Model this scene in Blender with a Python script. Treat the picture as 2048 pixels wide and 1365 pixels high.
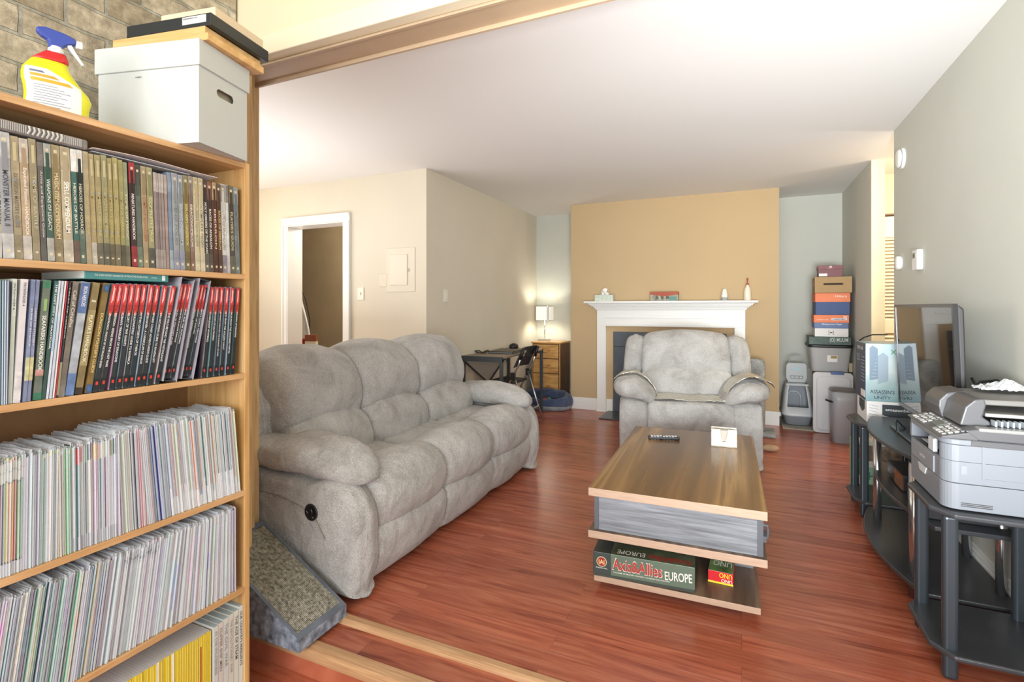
import bpy, math, random
from math import sin, cos, pi, radians as R, hypot
from mathutils import Vector, Matrix
from mathutils import noise as mnoise
random.seed(7)
S = bpy.context.scene
for o in list(bpy.data.objects): bpy.data.objects.remove(o)

# ------------------------------------------------------------------ camera, world, lights, exposure
cd = bpy.data.cameras.new('camera'); cam = bpy.data.objects.new('camera', cd)
S.collection.objects.link(cam); S.camera = cam
cam.location = (0, 0, 1.22); cam.rotation_euler = (R(90), 0, R(24.16))
cd.lens = 18; cd.sensor_width = 36; cd.shift_y = -0.0332; cd.clip_start = .02
W = bpy.data.worlds.new('world'); S.world = W; W.use_nodes = True
W.node_tree.nodes['Background'].inputs[0].default_value = (.93, .97, 1, 1)
W.node_tree.nodes['Background'].inputs[1].default_value = .75
def area(name, loc, rot, sx, sy, power, col=(1, 1, 1)):
    l = bpy.data.lights.new(name, 'AREA'); l.shape = 'RECTANGLE'; l.size = sx; l.size_y = sy
    l.energy = power; l.color = col
    o = bpy.data.objects.new(name, l); S.collection.objects.link(o)
    o.location = loc; o.rotation_euler = [R(a) for a in rot]; return o
area('sunroom_window_light', (-.2, -3.3, 1.6), (90, 0, 0), 4.6, 2.4, 198, (.94, .97, 1))
area('sunroom_side_light', (1.9, -.2, 1.5), (90, 0, 70), 2.4, 2.0, 9, (.95, .98, 1))
area('dining_fill_light', (-4.95, 2.3, 1.5), (90, 0, -90), 1.2, 1.3, 17, (1, .97, .92))  # added unseen fill for the living room, not a window
# added unseen fills for ceiling and room, near the camera and dining end
area('camera_fill_light', (.3, -.2, .95), (109, 0, -2), .9, .6, 34, (.92, .97, 1)).data.spread = R(85)
area('ceiling_fill_light', (-3.4, 2.5, 1.1), (180, 0, 0), 1.1, 1.1, 13, (.95, .97, 1))
def point(name, loc, power, col, r=.05):
    l = bpy.data.lights.new(name, 'POINT'); l.energy = power; l.color = col; l.shadow_soft_size = r
    o = bpy.data.objects.new(name, l); S.collection.objects.link(o); o.location = loc; return o
point('hall_light', (1.9, 4.75, 2.2), 26, (1, .93, .84), .08)
point('dining_lamp_light', (-4.6, 3.3, 2.0), 2.5, (1, .78, .5), .08)
point('closet_light', (-3.9, 4.6, 2.2), 26, (1, .9, .75), .08)
V = S.view_settings; V.view_transform = 'Standard'; V.look = 'None'; V.gamma = 1; V.exposure = 0.62; V.use_curve_mapping = False

# ------------------------------------------------------------------ measuring helpers (plane <-> line of sight of the survey photo)
CY = cos(R(24.16)); SY = sin(R(24.16))
def _d(px, py):
    u = (px-1024)/1024; return Vector((-SY+CY*u, CY+SY*u, -(py-614.5)/1024))
def onx(px, py, X): d = _d(px, py); t = X/d.x; return Vector((X, d.y*t, 1.22+d.z*t))
def ony(px, py, Y): d = _d(px, py); t = Y/d.y; return Vector((d.x*t, Y, 1.22+d.z*t))
def onz(px, py, Z): d = _d(px, py); t = (Z-1.22)/d.z; return Vector((d.x*t, d.y*t, Z))
def onf(px, py, f): d = _d(px, py); return Vector((d.x*f, d.y*f, 1.22+d.z*f))

# ------------------------------------------------------------------ materials
def C(r, g=None, b=None):
    if g is None: r, g, b = r
    f = lambda v: (v/255/12.92 if v/255 <= .04045 else ((v/255+.055)/1.055)**2.4)
    return (f(r), f(g), f(b), 1)
_M = {}
def mat(col, rough=.5, metal=0, spec=.5, var=0, vscale=8, bump=0, bscale=40, alpha=1, emit=0, coat=0, stretch=None, ior=None, trans=0, name=None):
    key = (tuple(col), rough, metal, spec, var, vscale, bump, bscale, alpha, emit, coat, stretch, ior, trans)
    if key in _M: return _M[key]
    m = bpy.data.materials.new(name or 'm_%d' % len(_M)); m.use_nodes = True; nt = m.node_tree
    b = nt.nodes['Principled BSDF']; c = C(*col); b.inputs['Base Color'].default_value = c
    b.inputs['Roughness'].default_value = rough; b.inputs['Metallic'].default_value = metal
    b.inputs['Specular IOR Level'].default_value = spec; b.inputs['Alpha'].default_value = alpha
    b.inputs['Coat Weight'].default_value = coat; b.inputs['Transmission Weight'].default_value = trans
    if ior: b.inputs['IOR'].default_value = ior
    if emit:
        b.inputs['Emission Color'].default_value = c; b.inputs['Emission Strength'].default_value = emit
    if var or bump:
        tc = nt.nodes.new('ShaderNodeTexCoord'); mp = nt.nodes.new('ShaderNodeMapping')
        nt.links.new(tc.outputs['Object'], mp.inputs[0])
        if stretch: mp.inputs['Scale'].default_value = stretch
        if var:
            n = nt.nodes.new('ShaderNodeTexNoise'); n.inputs['Scale'].default_value = vscale; n.inputs['Detail'].default_value = 5
            nt.links.new(mp.outputs[0], n.inputs['Vector'])
            mr = nt.nodes.new('ShaderNodeMapRange'); mr.inputs[1].default_value = .3; mr.inputs[2].default_value = .7
            mr.inputs[3].default_value = 1-var; mr.inputs[4].default_value = 1+var*.6
            nt.links.new(n.outputs[0], mr.inputs[0])
            mx = nt.nodes.new('ShaderNodeMix'); mx.data_type = 'RGBA'; mx.blend_type = 'MULTIPLY'; mx.inputs[0].default_value = 1
            mx.inputs[6].default_value = c; nt.links.new(mr.outputs[0], mx.inputs[7]); nt.links.new(mx.outputs[2], b.inputs['Base Color'])
        if bump:
            n2 = nt.nodes.new('ShaderNodeTexNoise'); n2.inputs['Scale'].default_value = bscale; n2.inputs['Detail'].default_value = 3
            nt.links.new(mp.outputs[0], n2.inputs['Vector'])
            bp = nt.nodes.new('ShaderNodeBump'); bp.inputs['Strength'].default_value = min(1, bump); bp.inputs['Distance'].default_value = .004
            nt.links.new(n2.outputs[0], bp.inputs['Height']); nt.links.new(bp.outputs[0], b.inputs['Normal'])
    _M[key] = m; return m
def nodes(m): nt = m.node_tree; return nt, nt.nodes, nt.links, nt.nodes['Principled BSDF']
def newmat(name, rough=.5):
    m = bpy.data.materials.new(name); m.use_nodes = True; m.node_tree.nodes['Principled BSDF'].inputs['Roughness'].default_value = rough; return m
def ramp(nt, stops):
    r = nt.nodes.new('ShaderNodeValToRGB'); e = r.color_ramp.elements
    while len(e) > 1: e.remove(e[-1])
    e[0].position = stops[0][0]; e[0].color = C(*stops[0][1])
    for p, c in stops[1:]:
        k = e.new(p); k.color = C(*c)
    return r
def wood(name, stops, scale=(1, 14, 14), rough=.45, nscale=5, bump=.05, ring=0, coord='Object', spec=.5, fine=.12):
    m = newmat(name, rough); nt, N, L, b = nodes(m); b.inputs['Specular IOR Level'].default_value = spec
    tc = N.new('ShaderNodeTexCoord'); mp = N.new('ShaderNodeMapping'); mp.inputs['Scale'].default_value = scale
    L.new(tc.outputs[coord], mp.inputs[0])
    n = N.new('ShaderNodeTexNoise'); n.inputs['Scale'].default_value = nscale; n.inputs['Detail'].default_value = 6; n.inputs['Distortion'].default_value = .6
    L.new(mp.outputs[0], n.inputs['Vector']); r = ramp(nt, stops); L.new(n.outputs[0], r.inputs[0])
    n2 = N.new('ShaderNodeTexNoise'); n2.inputs['Scale'].default_value = nscale*9; n2.inputs['Detail'].default_value = 3
    L.new(mp.outputs[0], n2.inputs['Vector'])
    mr = N.new('ShaderNodeMapRange'); mr.inputs[3].default_value = 1-fine; mr.inputs[4].default_value = 1+fine; L.new(n2.outputs[0], mr.inputs[0])
    mx = N.new('ShaderNodeMix'); mx.data_type = 'RGBA'; mx.blend_type = 'MULTIPLY'; mx.inputs[0].default_value = 1
    L.new(r.outputs[0], mx.inputs[6]); L.new(mr.outputs[0], mx.inputs[7]); L.new(mx.outputs[2], b.inputs['Base Color'])
    bp = N.new('ShaderNodeBump'); bp.inputs['Strength'].default_value = bump; bp.inputs['Distance'].default_value = .002
    L.new(n2.outputs[0], bp.inputs['Height']); L.new(bp.outputs[0], b.inputs['Normal']); return m

# floor: red-brown laminate, planks running left-right
def floor_mat():
    m = newmat('laminate', .24); nt, N, L, b = nodes(m)
    tc = N.new('ShaderNodeTexCoord')
    br = N.new('ShaderNodeTexBrick'); br.inputs['Scale'].default_value = 1; br.inputs['Brick Width'].default_value = 1.25; br.inputs['Row Height'].default_value = .095
    br.inputs['Mortar Size'].default_value = .0008; br.inputs['Color1'].default_value = (.86, .86, .86, 1); br.inputs['Color2'].default_value = (1.1, 1.08, 1.06, 1)
    br.inputs['Mortar'].default_value = (.62, .6, .6, 1); L.new(tc.outputs['Object'], br.inputs['Vector'])
    mp = N.new('ShaderNodeMapping'); mp.inputs['Scale'].default_value = (1.1, 13, 1); L.new(tc.outputs['Object'], mp.inputs[0])
    add = N.new('ShaderNodeVectorMath'); add.operation = 'ADD'; L.new(mp.outputs[0], add.inputs[0])
    sc = N.new('ShaderNodeVectorMath'); sc.operation = 'SCALE'; sc.inputs['Scale'].default_value = 9; L.new(br.outputs['Color'], sc.inputs[0]); L.new(sc.outputs[0], add.inputs[1])
    n = N.new('ShaderNodeTexNoise'); n.inputs['Scale'].default_value = 2.2; n.inputs['Detail'].default_value = 7; n.inputs['Distortion'].default_value = 1.1
    L.new(add.outputs[0], n.inputs['Vector'])
    r = ramp(nt, [(.25, (116, 54, 40)), (.40, (158, 84, 62)), (.55, (176, 100, 74)), (.75, (192, 120, 94))]); L.new(n.outputs[0], r.inputs[0])
    mx = N.new('ShaderNodeMix'); mx.data_type = 'RGBA'; mx.blend_type = 'MULTIPLY'; mx.inputs[0].default_value = 1
    L.new(r.outputs[0], mx.inputs[6]); L.new(br.outputs['Color'], mx.inputs[7])
    n2 = N.new('ShaderNodeTexNoise'); n2.inputs['Scale'].default_value = 22; n2.inputs['Detail'].default_value = 2
    L.new(add.outputs[0], n2.inputs['Vector']); mr = N.new('ShaderNodeMapRange'); mr.inputs[3].default_value = .86; mr.inputs[4].default_value = 1.12; L.new(n2.outputs[0], mr.inputs[0])
    mx2 = N.new('ShaderNodeMix'); mx2.data_type = 'RGBA'; mx2.blend_type = 'MULTIPLY'; mx2.inputs[0].default_value = 1
    L.new(mx.outputs[2], mx2.inputs[6]); L.new(mr.outputs[0], mx2.inputs[7]); L.new(mx2.outputs[2], b.inputs['Base Color'])
    return m
def brick_mat():
    m = newmat('old_brick', .85); nt, N, L, b = nodes(m)
    tc = N.new('ShaderNodeTexCoord'); sx = N.new('ShaderNodeSeparateXYZ'); cx = N.new('ShaderNodeCombineXYZ')
    L.new(tc.outputs['Object'], sx.inputs[0]); L.new(sx.outputs['Y'], cx.inputs['X']); L.new(sx.outputs['Z'], cx.inputs['Y'])
    nd = N.new('ShaderNodeTexNoise'); nd.inputs['Scale'].default_value = 12; L.new(cx.outputs[0], nd.inputs['Vector'])
    sc = N.new('ShaderNodeVectorMath'); sc.operation = 'SCALE'; sc.inputs['Scale'].default_value = .012; L.new(nd.outputs['Color'], sc.inputs[0])
    ad = N.new('ShaderNodeVectorMath'); ad.operation = 'ADD'; L.new(cx.outputs[0], ad.inputs[0]); L.new(sc.outputs[0], ad.inputs[1])
    br = N.new('ShaderNodeTexBrick'); br.inputs['Scale'].default_value = 1; br.inputs['Brick Width'].default_value = .215; br.inputs['Row Height'].default_value = .083
    br.inputs['Mortar Size'].default_value = .006; br.inputs['Mortar Smooth'].default_value = .3; br.inputs['Bias'].default_value = 0
    br.inputs['Color1'].default_value = C(192, 184, 168); br.inputs['Color2'].default_value = C(152, 142, 124); br.inputs['Mortar'].default_value = C(160, 160, 152)
    L.new(ad.outputs[0], br.inputs['Vector'])
    n = N.new('ShaderNodeTexNoise'); n.inputs['Scale'].default_value = 22; n.inputs['Detail'].default_value = 8; n.inputs['Roughness'].default_value = .7; L.new(cx.outputs[0], n.inputs['Vector'])
    r = ramp(nt, [(.3, (112, 100, 82)), (.5, (190, 186, 172)), (.66, (246, 243, 234))]); L.new(n.outputs[0], r.inputs[0])
    mx = N.new('ShaderNodeMix'); mx.data_type = 'RGBA'; mx.blend_type = 'OVERLAY'; mx.inputs[0].default_value = .6
    L.new(br.outputs['Color'], mx.inputs[6]); L.new(r.outputs[0], mx.inputs[7]); L.new(mx.outputs[2], b.inputs['Base Color'])
    iv = N.new('ShaderNodeMath'); iv.operation = 'MULTIPLY_ADD'; iv.inputs[1].default_value = -1.4; L.new(br.outputs['Fac'], iv.inputs[0]); L.new(n.outputs[0], iv.inputs[2])
    bp = N.new('ShaderNodeBump'); bp.inputs['Strength'].default_value = .8; bp.inputs['Distance'].default_value = .012; L.new(iv.outputs[0], bp.inputs['Height']); L.new(bp.outputs[0], b.inputs['Normal'])
    return m
def fabric(name, base, dark, light, scale=5, fine=260, bump=.9):
    m = newmat(name, .95); nt, N, L, b = nodes(m); b.inputs['Specular IOR Level'].default_value = .12
    b.inputs['Sheen Weight'].default_value = .25; b.inputs['Sheen Roughness'].default_value = .6
    tc = N.new('ShaderNodeTexCoord')
    n = N.new('ShaderNodeTexNoise'); n.inputs['Scale'].default_value = scale; n.inputs['Detail'].default_value = 6; n.inputs['Roughness'].default_value = .62; n.inputs['Distortion'].default_value = .8
    L.new(tc.outputs['Object'], n.inputs['Vector']); r = ramp(nt, [(.3, dark), (.5, base), (.7, light)]); L.new(n.outputs[0], r.inputs[0])
    mp = N.new('ShaderNodeMapping'); mp.inputs['Scale'].default_value = (1, 1, 2.2); L.new(tc.outputs['Object'], mp.inputs[0])
    n2 = N.new('ShaderNodeTexNoise'); n2.inputs['Scale'].default_value = fine; n2.inputs['Detail'].default_value = 2; L.new(mp.outputs[0], n2.inputs['Vector'])
    mr = N.new('ShaderNodeMapRange'); mr.inputs[1].default_value = .3; mr.inputs[2].default_value = .7; mr.inputs[3].default_value = .72; mr.inputs[4].default_value = 1.22; L.new(n2.outputs[0], mr.inputs[0])
    mx = N.new('ShaderNodeMix'); mx.data_type = 'RGBA'; mx.blend_type = 'MULTIPLY'; mx.inputs[0].default_value = 1
    L.new(r.outputs[0], mx.inputs[6]); L.new(mr.outputs[0], mx.inputs[7]); L.new(mx.outputs[2], b.inputs['Base Color'])
    n3 = N.new('ShaderNodeTexNoise'); n3.inputs['Scale'].default_value = 14; n3.inputs['Detail'].default_value = 3; L.new(tc.outputs['Object'], n3.inputs['Vector'])
    mm = N.new('ShaderNodeMath'); mm.operation = 'MULTIPLY_ADD'; mm.inputs[1].default_value = 5; L.new(n3.outputs[0], mm.inputs[0]); L.new(n2.outputs[0], mm.inputs[2])
    bp = N.new('ShaderNodeBump'); bp.inputs['Strength'].default_value = bump; bp.inputs['Distance'].default_value = .0045; L.new(mm.outputs[0], bp.inputs['Height']); L.new(bp.outputs[0], b.inputs['Normal'])
    return m

# ------------------------------------------------------------------ mesh builder
class MB:
    def __init__(s): s.v = []; s.f = []; s.m = []; s.k = 0
    def add(s, vs, fs, m=None):
        b = len(s.v); s.v += [tuple(v) for v in vs]
        for f in fs: s.f.append([b+i for i in f]); s.m.append(s.k if m is None else m)
        return s
    def box(s, x0, y0, z0, x1, y1, z1, m=None, top=None, front=None):
        x0, x1 = sorted((x0, x1)); y0, y1 = sorted((y0, y1)); z0, z1 = sorted((z0, z1))
        vs = [(x0, y0, z0), (x1, y0, z0), (x1, y1, z0), (x0, y1, z0), (x0, y0, z1), (x1, y0, z1), (x1, y1, z1), (x0, y1, z1)]
        fs = [(0, 3, 2, 1), (4, 5, 6, 7), (0, 1, 5, 4), (1, 2, 6, 5), (2, 3, 7, 6), (3, 0, 4, 7)]
        b = len(s.v); s.v += vs; k = s.k if m is None else m
        for i, f in enumerate(fs):
            s.f.append([b+j for j in f]); s.m.append(top if (top is not None and i == 1) else front if (front is not None and i == 3) else k)
        return s
    def prism(s, pts, ax, a0, a1, m=None):
        n = len(pts); put = {'x': lambda p, a: (a, p[0], p[1]), 'y': lambda p, a: (p[0], a, p[1]), 'z': lambda p, a: (p[0], p[1], a)}[ax]
        ar = sum(pts[i][0]*pts[(i+1) % n][1]-pts[(i+1) % n][0]*pts[i][1] for i in range(n))
        if (ar < 0) != (ax == 'y'): pts = pts[::-1]
        vs = [put(p, a0) for p in pts]+[put(p, a1) for p in pts]
        if a1 < a0: vs = vs[n:]+vs[:n]
        fs = [tuple(range(n))[::-1], tuple(range(n, 2*n))]+[(i, (i+1) % n, n+(i+1) % n, n+i) for i in range(n)]
        return s.add(vs, fs, m)
    def tube(s, path, r, n=10, m=None, closed=False, caps=True, rz=None):
        path = [Vector(p) for p in path]; rings = []; up = Vector((0, 0, 1)); prev = None
        for i, p in enumerate(path):
            a = path[(i-1) % len(path)] if (i or closed) else p; b = path[(i+1) % len(path)] if (i < len(path)-1 or closed) else p
            t = (b-a).normalized()
            if prev is None: u = t.cross(up if abs(t.z) < .95 else Vector((1, 0, 0))).normalized()
            else: u = (prev-t*prev.dot(t)).normalized()
            prev = u; w = t.cross(u); rr = r[i] if isinstance(r, (list, tuple)) else r
            rings.append([p+(u*cos(2*pi*k/n)+w*sin(2*pi*k/n)*(rz or 1))*rr for k in range(n)])
        vs = [v for g in rings for v in g]; fs = []
        q = len(path); rng = q if closed else q-1
        for i in range(rng):
            j = (i+1) % q
            for k in range(n): fs.append((i*n+k, i*n+(k+1) % n, j*n+(k+1) % n, j*n+k))
        if caps and not closed: fs += [tuple(range(n))[::-1], tuple(range((q-1)*n, q*n))]
        return s.add(vs, fs, m)
    def cyl(s, p0, p1, r, n=20, m=None, r1=None): return s.tube([p0, p1], [r, r if r1 is None else r1], n, m)
    def lathe(s, prof, c=(0, 0, 0), n=28, m=None, sx=1, sy=1, pw=2):
        vs = []; fs = []
        def se(a):
            ca, sa = cos(a), sin(a); e = 2/pw
            return (math.copysign(abs(ca)**e, ca), math.copysign(abs(sa)**e, sa))
        for r, z in prof:
            for k in range(n):
                ca, sa = se(2*pi*k/n); vs.append((c[0]+r*ca*sx, c[1]+r*sa*sy, c[2]+z))
        for i in range(len(prof)-1):
            for k in range(n): fs.append((i*n+k, i*n+(k+1) % n, (i+1)*n+(k+1) % n, (i+1)*n+k))
        fs += [tuple(range(n))[::-1], tuple(range((len(prof)-1)*n, len(prof)*n))]
        return s.add(vs, fs, m)
    def grid(s, nu, nv, fn, m=None, thick=None):
        vs = [fn(i/(nu-1), j/(nv-1)) for j in range(nv) for i in range(nu)]
        fs = [(j*nu+i, j*nu+i+1, (j+1)*nu+i+1, (j+1)*nu+i) for j in range(nv-1) for i in range(nu-1)]
        return s.add(vs, fs, m)
    def build(s, name, mats, parent=None, loc=(0, 0, 0), rot=(0, 0, 0), bevel=0, seg=2, smooth=False, sub=0, solid=0, label=None):
        me = bpy.data.meshes.new(name); me.from_pydata([tuple(v) for v in s.v], [], s.f)
        if not isinstance(mats, (list, tuple)): mats = [mats]
        for m in mats: me.materials.append(m)
        me.polygons.foreach_set('material_index', [min(k, len(mats)-1) for k in s.m])
        if smooth: me.polygons.foreach_set('use_smooth', [True]*len(me.polygons))
        me.update(); o = bpy.data.objects.new(name, me); S.collection.objects.link(o); o.location = loc; o.rotation_euler = rot
        if parent: o.parent = parent
        if label: o['label'] = label
        if solid:
            d = o.modifiers.new('s', 'SOLIDIFY'); d.thickness = solid; d.offset = -1
        if bevel:
            d = o.modifiers.new('b', 'BEVEL'); d.width = bevel; d.segments = seg; d.limit_method = 'ANGLE'; d.angle_limit = R(35)
        if sub:
            d = o.modifiers.new('u', 'SUBSURF'); d.levels = d.render_levels = sub
        return o
def tag(o, label, cat, group=None, kind=None):
    o['label'] = label; o['category'] = cat
    if group: o['group'] = group
    if kind: o['kind'] = kind
    return o
def thing(name, label, cat, loc=(0, 0, 0), rz=0, group=None):
    o = bpy.data.objects.new(name, None); S.collection.objects.link(o); o.location = loc; o.rotation_euler = (0, 0, rz); o.empty_display_size = .1
    return tag(o, label, cat, group)
def struct(name, mb, mats, **k):
    o = mb.build(name, mats, **k); o['kind'] = 'structure'; return o
_T = {}
def glyphs(s):
    if s not in _T:
        c = bpy.data.curves.new('t', 'FONT'); c.body = s; c.resolution_u = 3; c.offset = .012; c.align_x = 'LEFT'
        o = bpy.data.objects.new('t', c); S.collection.objects.link(o); bpy.context.view_layer.update()
        dg = bpy.context.evaluated_depsgraph_get(); me = bpy.data.meshes.new_from_object(o.evaluated_get(dg))
        vs = [v.co.copy() for v in me.vertices]; fs = [tuple(p.vertices) for p in me.polygons]
        x0 = min(v.x for v in vs); x1 = max(v.x for v in vs); y0 = min(v.y for v in vs); y1 = max(v.y for v in vs)
        _T[s] = ([((v.x-x0)/(x1-x0), (v.y-y0)/(y1-y0)) for v in vs], fs)
        bpy.data.objects.remove(o); bpy.data.curves.remove(c); bpy.data.meshes.remove(me)
    return _T[s]
def text(name, s, o, ux, uy, w, h, m, parent, loc=(0, 0, 0), mb=None):
    """lettering: lower-left corner o, baseline direction ux, up direction uy"""
    vs, fs = glyphs(s); o, ux, uy = Vector(o), Vector(ux).normalized(), Vector(uy).normalized(); nrm = ux.cross(uy)*.0005
    q = MB() if mb is None else mb
    q.add([o+nrm+ux*(x*w)+uy*(y*h) for x, y in vs], fs)
    return q.build(name, m, parent, loc) if mb is None else q

# ================================================================== ROOM
CEIL = 2.45
M_floor = floor_mat()
M_wall = mat((202, 203, 193), .8, var=.03, vscale=2, bump=.05, bscale=160, spec=.3)
M_wallL = mat((220, 213, 196), .8, var=.03, vscale=2, bump=.05, bscale=160, spec=.3)
M_tan = mat((196, 171, 132), .75, var=.03, vscale=2, bump=.05, bscale=160, spec=.3)
M_ceil = mat((232, 231, 228), .9, spec=.2)
M_trim = mat((236, 236, 232), .4)
M_cream = mat((226, 214, 182), .7, spec=.3)
M_head = mat((184, 160, 130), .55, var=.06, vscale=6)
struct('floor', MB().box(-6.5, 1.565, -.25, 3, 7.2, 0), M_floor)
# lower sunroom floor and shallow step with light wooden nosings
struct('floor', MB().box(-2.6, -2.2, -.25, 2.6, 1.39, -.12), M_floor)
struct('trim_1', MB().box(-1.93, 1.39, -.25, .97, 1.565, -.016), M_floor)
M_nose = wood('nosing_wood', [(.3, (172, 130, 92)), (.6, (196, 156, 116)), (.8, (208, 172, 134))], (1, 20, 20), .35)
n1 = MB(); n1.prism([(1.548, -.016), (1.553, .001), (1.562, .004), (1.585, .004), (1.592, 0), (1.592, -.016)], 'x', -1.93, .97)
struct('trim_2', n1, M_nose)
n2 = MB(); n2.prism([(1.378, -.05), (1.378, -.022), (1.386, -.012), (1.405, -.009), (1.428, -.009), (1.434, -.016), (1.40, -.05)], 'x', -1.93, .97)
struct('trim_3', n2, M_nose)
struct('ceiling', MB().box(-6.5, 1.5, CEIL, 3, 7.2, CEIL+.1), M_ceil)
struct('ceiling', MB().box(-2.6, -2.2, 2.75, 2.6, 1.5, 2.85), M_cream)
YR = onx(1788, 400, .97).y
struct('wall_right', MB().box(.97, 1.42, -.25, 1.07, YR, CEIL), M_wall)
struct('wall_hall', MB().box(1.07, YR-.1, 0, 3, YR, CEIL), M_cream)
struct('wall_nook', MB().box(.99, 5.15, 0, 1.085, 6.6, CEIL, 0, front=1), [M_wall, M_cream])
struct('wall_nook_end', MB().box(.9905, 5.142, 0, 1.085, 5.15, CEIL), M_cream)
struct('wall_hall_back', MB().box(1.085, 5.75, 0, 3, 5.85, CEIL), M_cream)
struct('wall_hall_end', MB().box(2.9, YR, 0, 3, 5.75, CEIL), M_cream)
struct('wall_back', MB().box(-2.55, 6.5, 0, .99, 6.6, CEIL), M_wall)
struct('wall_desk', MB().box(-2.65, 3.83, 0, -2.55, 6.6, CEIL), M_wallL)
# wall with the closet door opening
d0, d1, dz = ony(577, 450, 3.83).x, ony(690, 447, 3.83).x, 2.045
w = MB(); w.box(-6.5, 3.83, 0, d0, 3.95, CEIL).box(d1, 3.83, 0, -2.65, 3.95, CEIL).box(d0, 3.83, dz, d1, 3.95, CEIL)
struct('wall_left', w, M_wallL)
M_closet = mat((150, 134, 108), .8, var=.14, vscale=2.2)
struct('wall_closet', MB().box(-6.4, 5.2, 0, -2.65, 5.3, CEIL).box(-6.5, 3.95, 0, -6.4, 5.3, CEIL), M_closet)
struct('wall_dining', MB().box(-5.1, 1.5, 0, -5.0, 3.83, CEIL), M_wallL)
struct('wall_dining_front', MB().box(-5.1, 1.5, 0, -2.2, 1.6, CEIL), M_wallL)
ds = MB()
for a, b, q in ((d0-.075, d0, 1), (d1, d1+.075, -1)):
    ds.box(a, 3.806, 0, b, 3.83, dz); o0 = (a, a+.03) if q > 0 else (b-.03, b); ds.box(o0[0]+.004, 3.798, 0, o0[1], 3.806, dz)
ds.box(d0-.075, 3.806, dz, d1+.075, 3.83, dz+.08).box(d0-.071, 3.798, dz+.045, d1+.071, 3.806, dz+.076)
ds.box(d0, 3.81, 0, d0+.012, 4.0, dz-.012).box(d1-.012, 3.81, 0, d1, 4.0, dz-.012).box(d0, 3.81, dz-.012, d1, 4.0, dz-.0005)
struct('trim_4', ds, M_trim, bevel=.003)
# chimney breast
CHX0, CHX1, CHY = -1.88, .352, 5.93
cb = MB(); ox0, ox1, oz = -1.36, -.09, .92
cb.box(CHX0, CHY, 0, ox0, 6.5, CEIL).box(ox1, CHY, 0, CHX1, 6.5, CEIL).box(ox0, CHY, oz, ox1, 6.5, CEIL).box(ox0, CHY+.12, 0, ox1, 6.5, oz)
struct('wall_chimney', cb, M_tan)
def baseboard(name, x0, y0, x1, y1, nx, ny, z=0, h=.14, t=.014):
    """runs along one wall; nx, ny points into the room"""
    m = MB(); e = lambda a: (x0+nx*a, y0+ny*a, x1+nx*a, y1+ny*a)
    for z0, z1, tt in ((0, h*.72, t), (h*.72, h*.86, t*.75), (h*.86, h, t*.45)):
        a = e(tt); m.box(min(x0, x1, a[0], a[2]), min(y0, y1, a[1], a[3]), z+z0, max(x0, x1, a[0], a[2]), max(y0, y1, a[1], a[3]), z+z1)
    return struct(name, m, M_trim, bevel=.002)
baseboard('baseboard_chimney_left', CHX0, CHY, -1.545, CHY, 0, -1)
baseboard('baseboard_chimney_right', .06, CHY, CHX1+.014, CHY, 0, -1)
baseboard('baseboard_chimney_side', CHX1, CHY-.014, CHX1, 6.5, 1, 0)
baseboard('baseboard_back', -2.55, 6.5, CHX0, 6.5, 0, -1)
baseboard('baseboard_back_right', CHX1+.014, 6.5, .99, 6.5, 0, -1)
baseboard('baseboard_right', .97, 1.45, .97, YR, -1, 0)
baseboard('baseboard_desk', -2.55, 3.85, -2.55, 6.48, 1, 0)
baseboard('baseboard_nook', .99, 5.15, .99, 6.48, -1, 0)
# brick wall of the sunroom and the header over the opening
struct('wall_brick', MB().box(-2.1, -2.2, -.25, -1.85, 1.42, 2.85), brick_mat())
hw = MB(); hw.box(-2.6, 1.42, 2.28, 2.6, 1.5, 2.85).box(-1.0, 1.4, 2.2, -.99, 1.41, 2.21) if 0 else hw.box(-2.6, 1.43, 2.26, 2.6, 1.5, 2.85)
struct('wall_header', hw, M_cream)
struct('trim_5', MB().box(-2.2, 1.415, 2.197, 1.0, 1.465, 2.275), mat((232, 222, 192), .6, var=.03, vscale=5), bevel=.004)
hd = MB(); hd.box(-2.2, 1.465, 2.19, 1.0, 1.60, 2.45).box(-2.2, 1.46, 2.186, 1.0, 1.475, 2.192).box(-2.2, 1.575, 2.176, 1.0, 1.588, 2.192)
struct('trim_6', hd, M_head, bevel=.002)
jb = MB(); jb.box(-2.2, 1.5, -.12, -1.935, 1.6, 2.2).box(-1.9, 1.42, -.12, -1.80, 1.455, 2.2).box(-1.95, 1.455, -.12, -1.865, 1.52, 2.2)
struct('trim_7', jb, wood('jamb_wood', [(.3, (178, 142, 92)), (.6, (204, 170, 120)), (.8, (214, 184, 136))], (14, 14, 1), .45), bevel=.003)
struct('wall_sunroom_back_sill', MB().box(-2.1, -2.2, -.25, 2.6, -2.1, .5), M_cream)
# louvred hall door
lv = MB(); lx = 1.12; lv.box(lx, 5.70, .02, lx+.06, 5.735, 2.05).box(lx+.6, 5.70, .02, lx+.66, 5.735, 2.05).box(lx, 5.70, 1.86, lx+.66, 5.735, 2.05).box(lx, 5.70, .02, lx+.66, 5.735, .3).box(lx, 5.70, .98, lx+.66, 5.735, 1.1)
for z0, z1 in ((.3, .98), (1.1, 1.86)):
    z = z0
    while z < z1-.01:
        lv.prism([(5.70, z), (5.706, z-.002), (5.734, z+.026), (5.728, z+.028)], 'x', lx+.05, lx+.61); z += .032
M_louv = mat((246, 234, 212), .5)
struct('door_1', lv, M_louv)
struct('trim_8', MB().box(1.085, 5.69, 2.06, 2.1, 5.75, 2.075), mat((120, 90, 60), .5))

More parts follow.
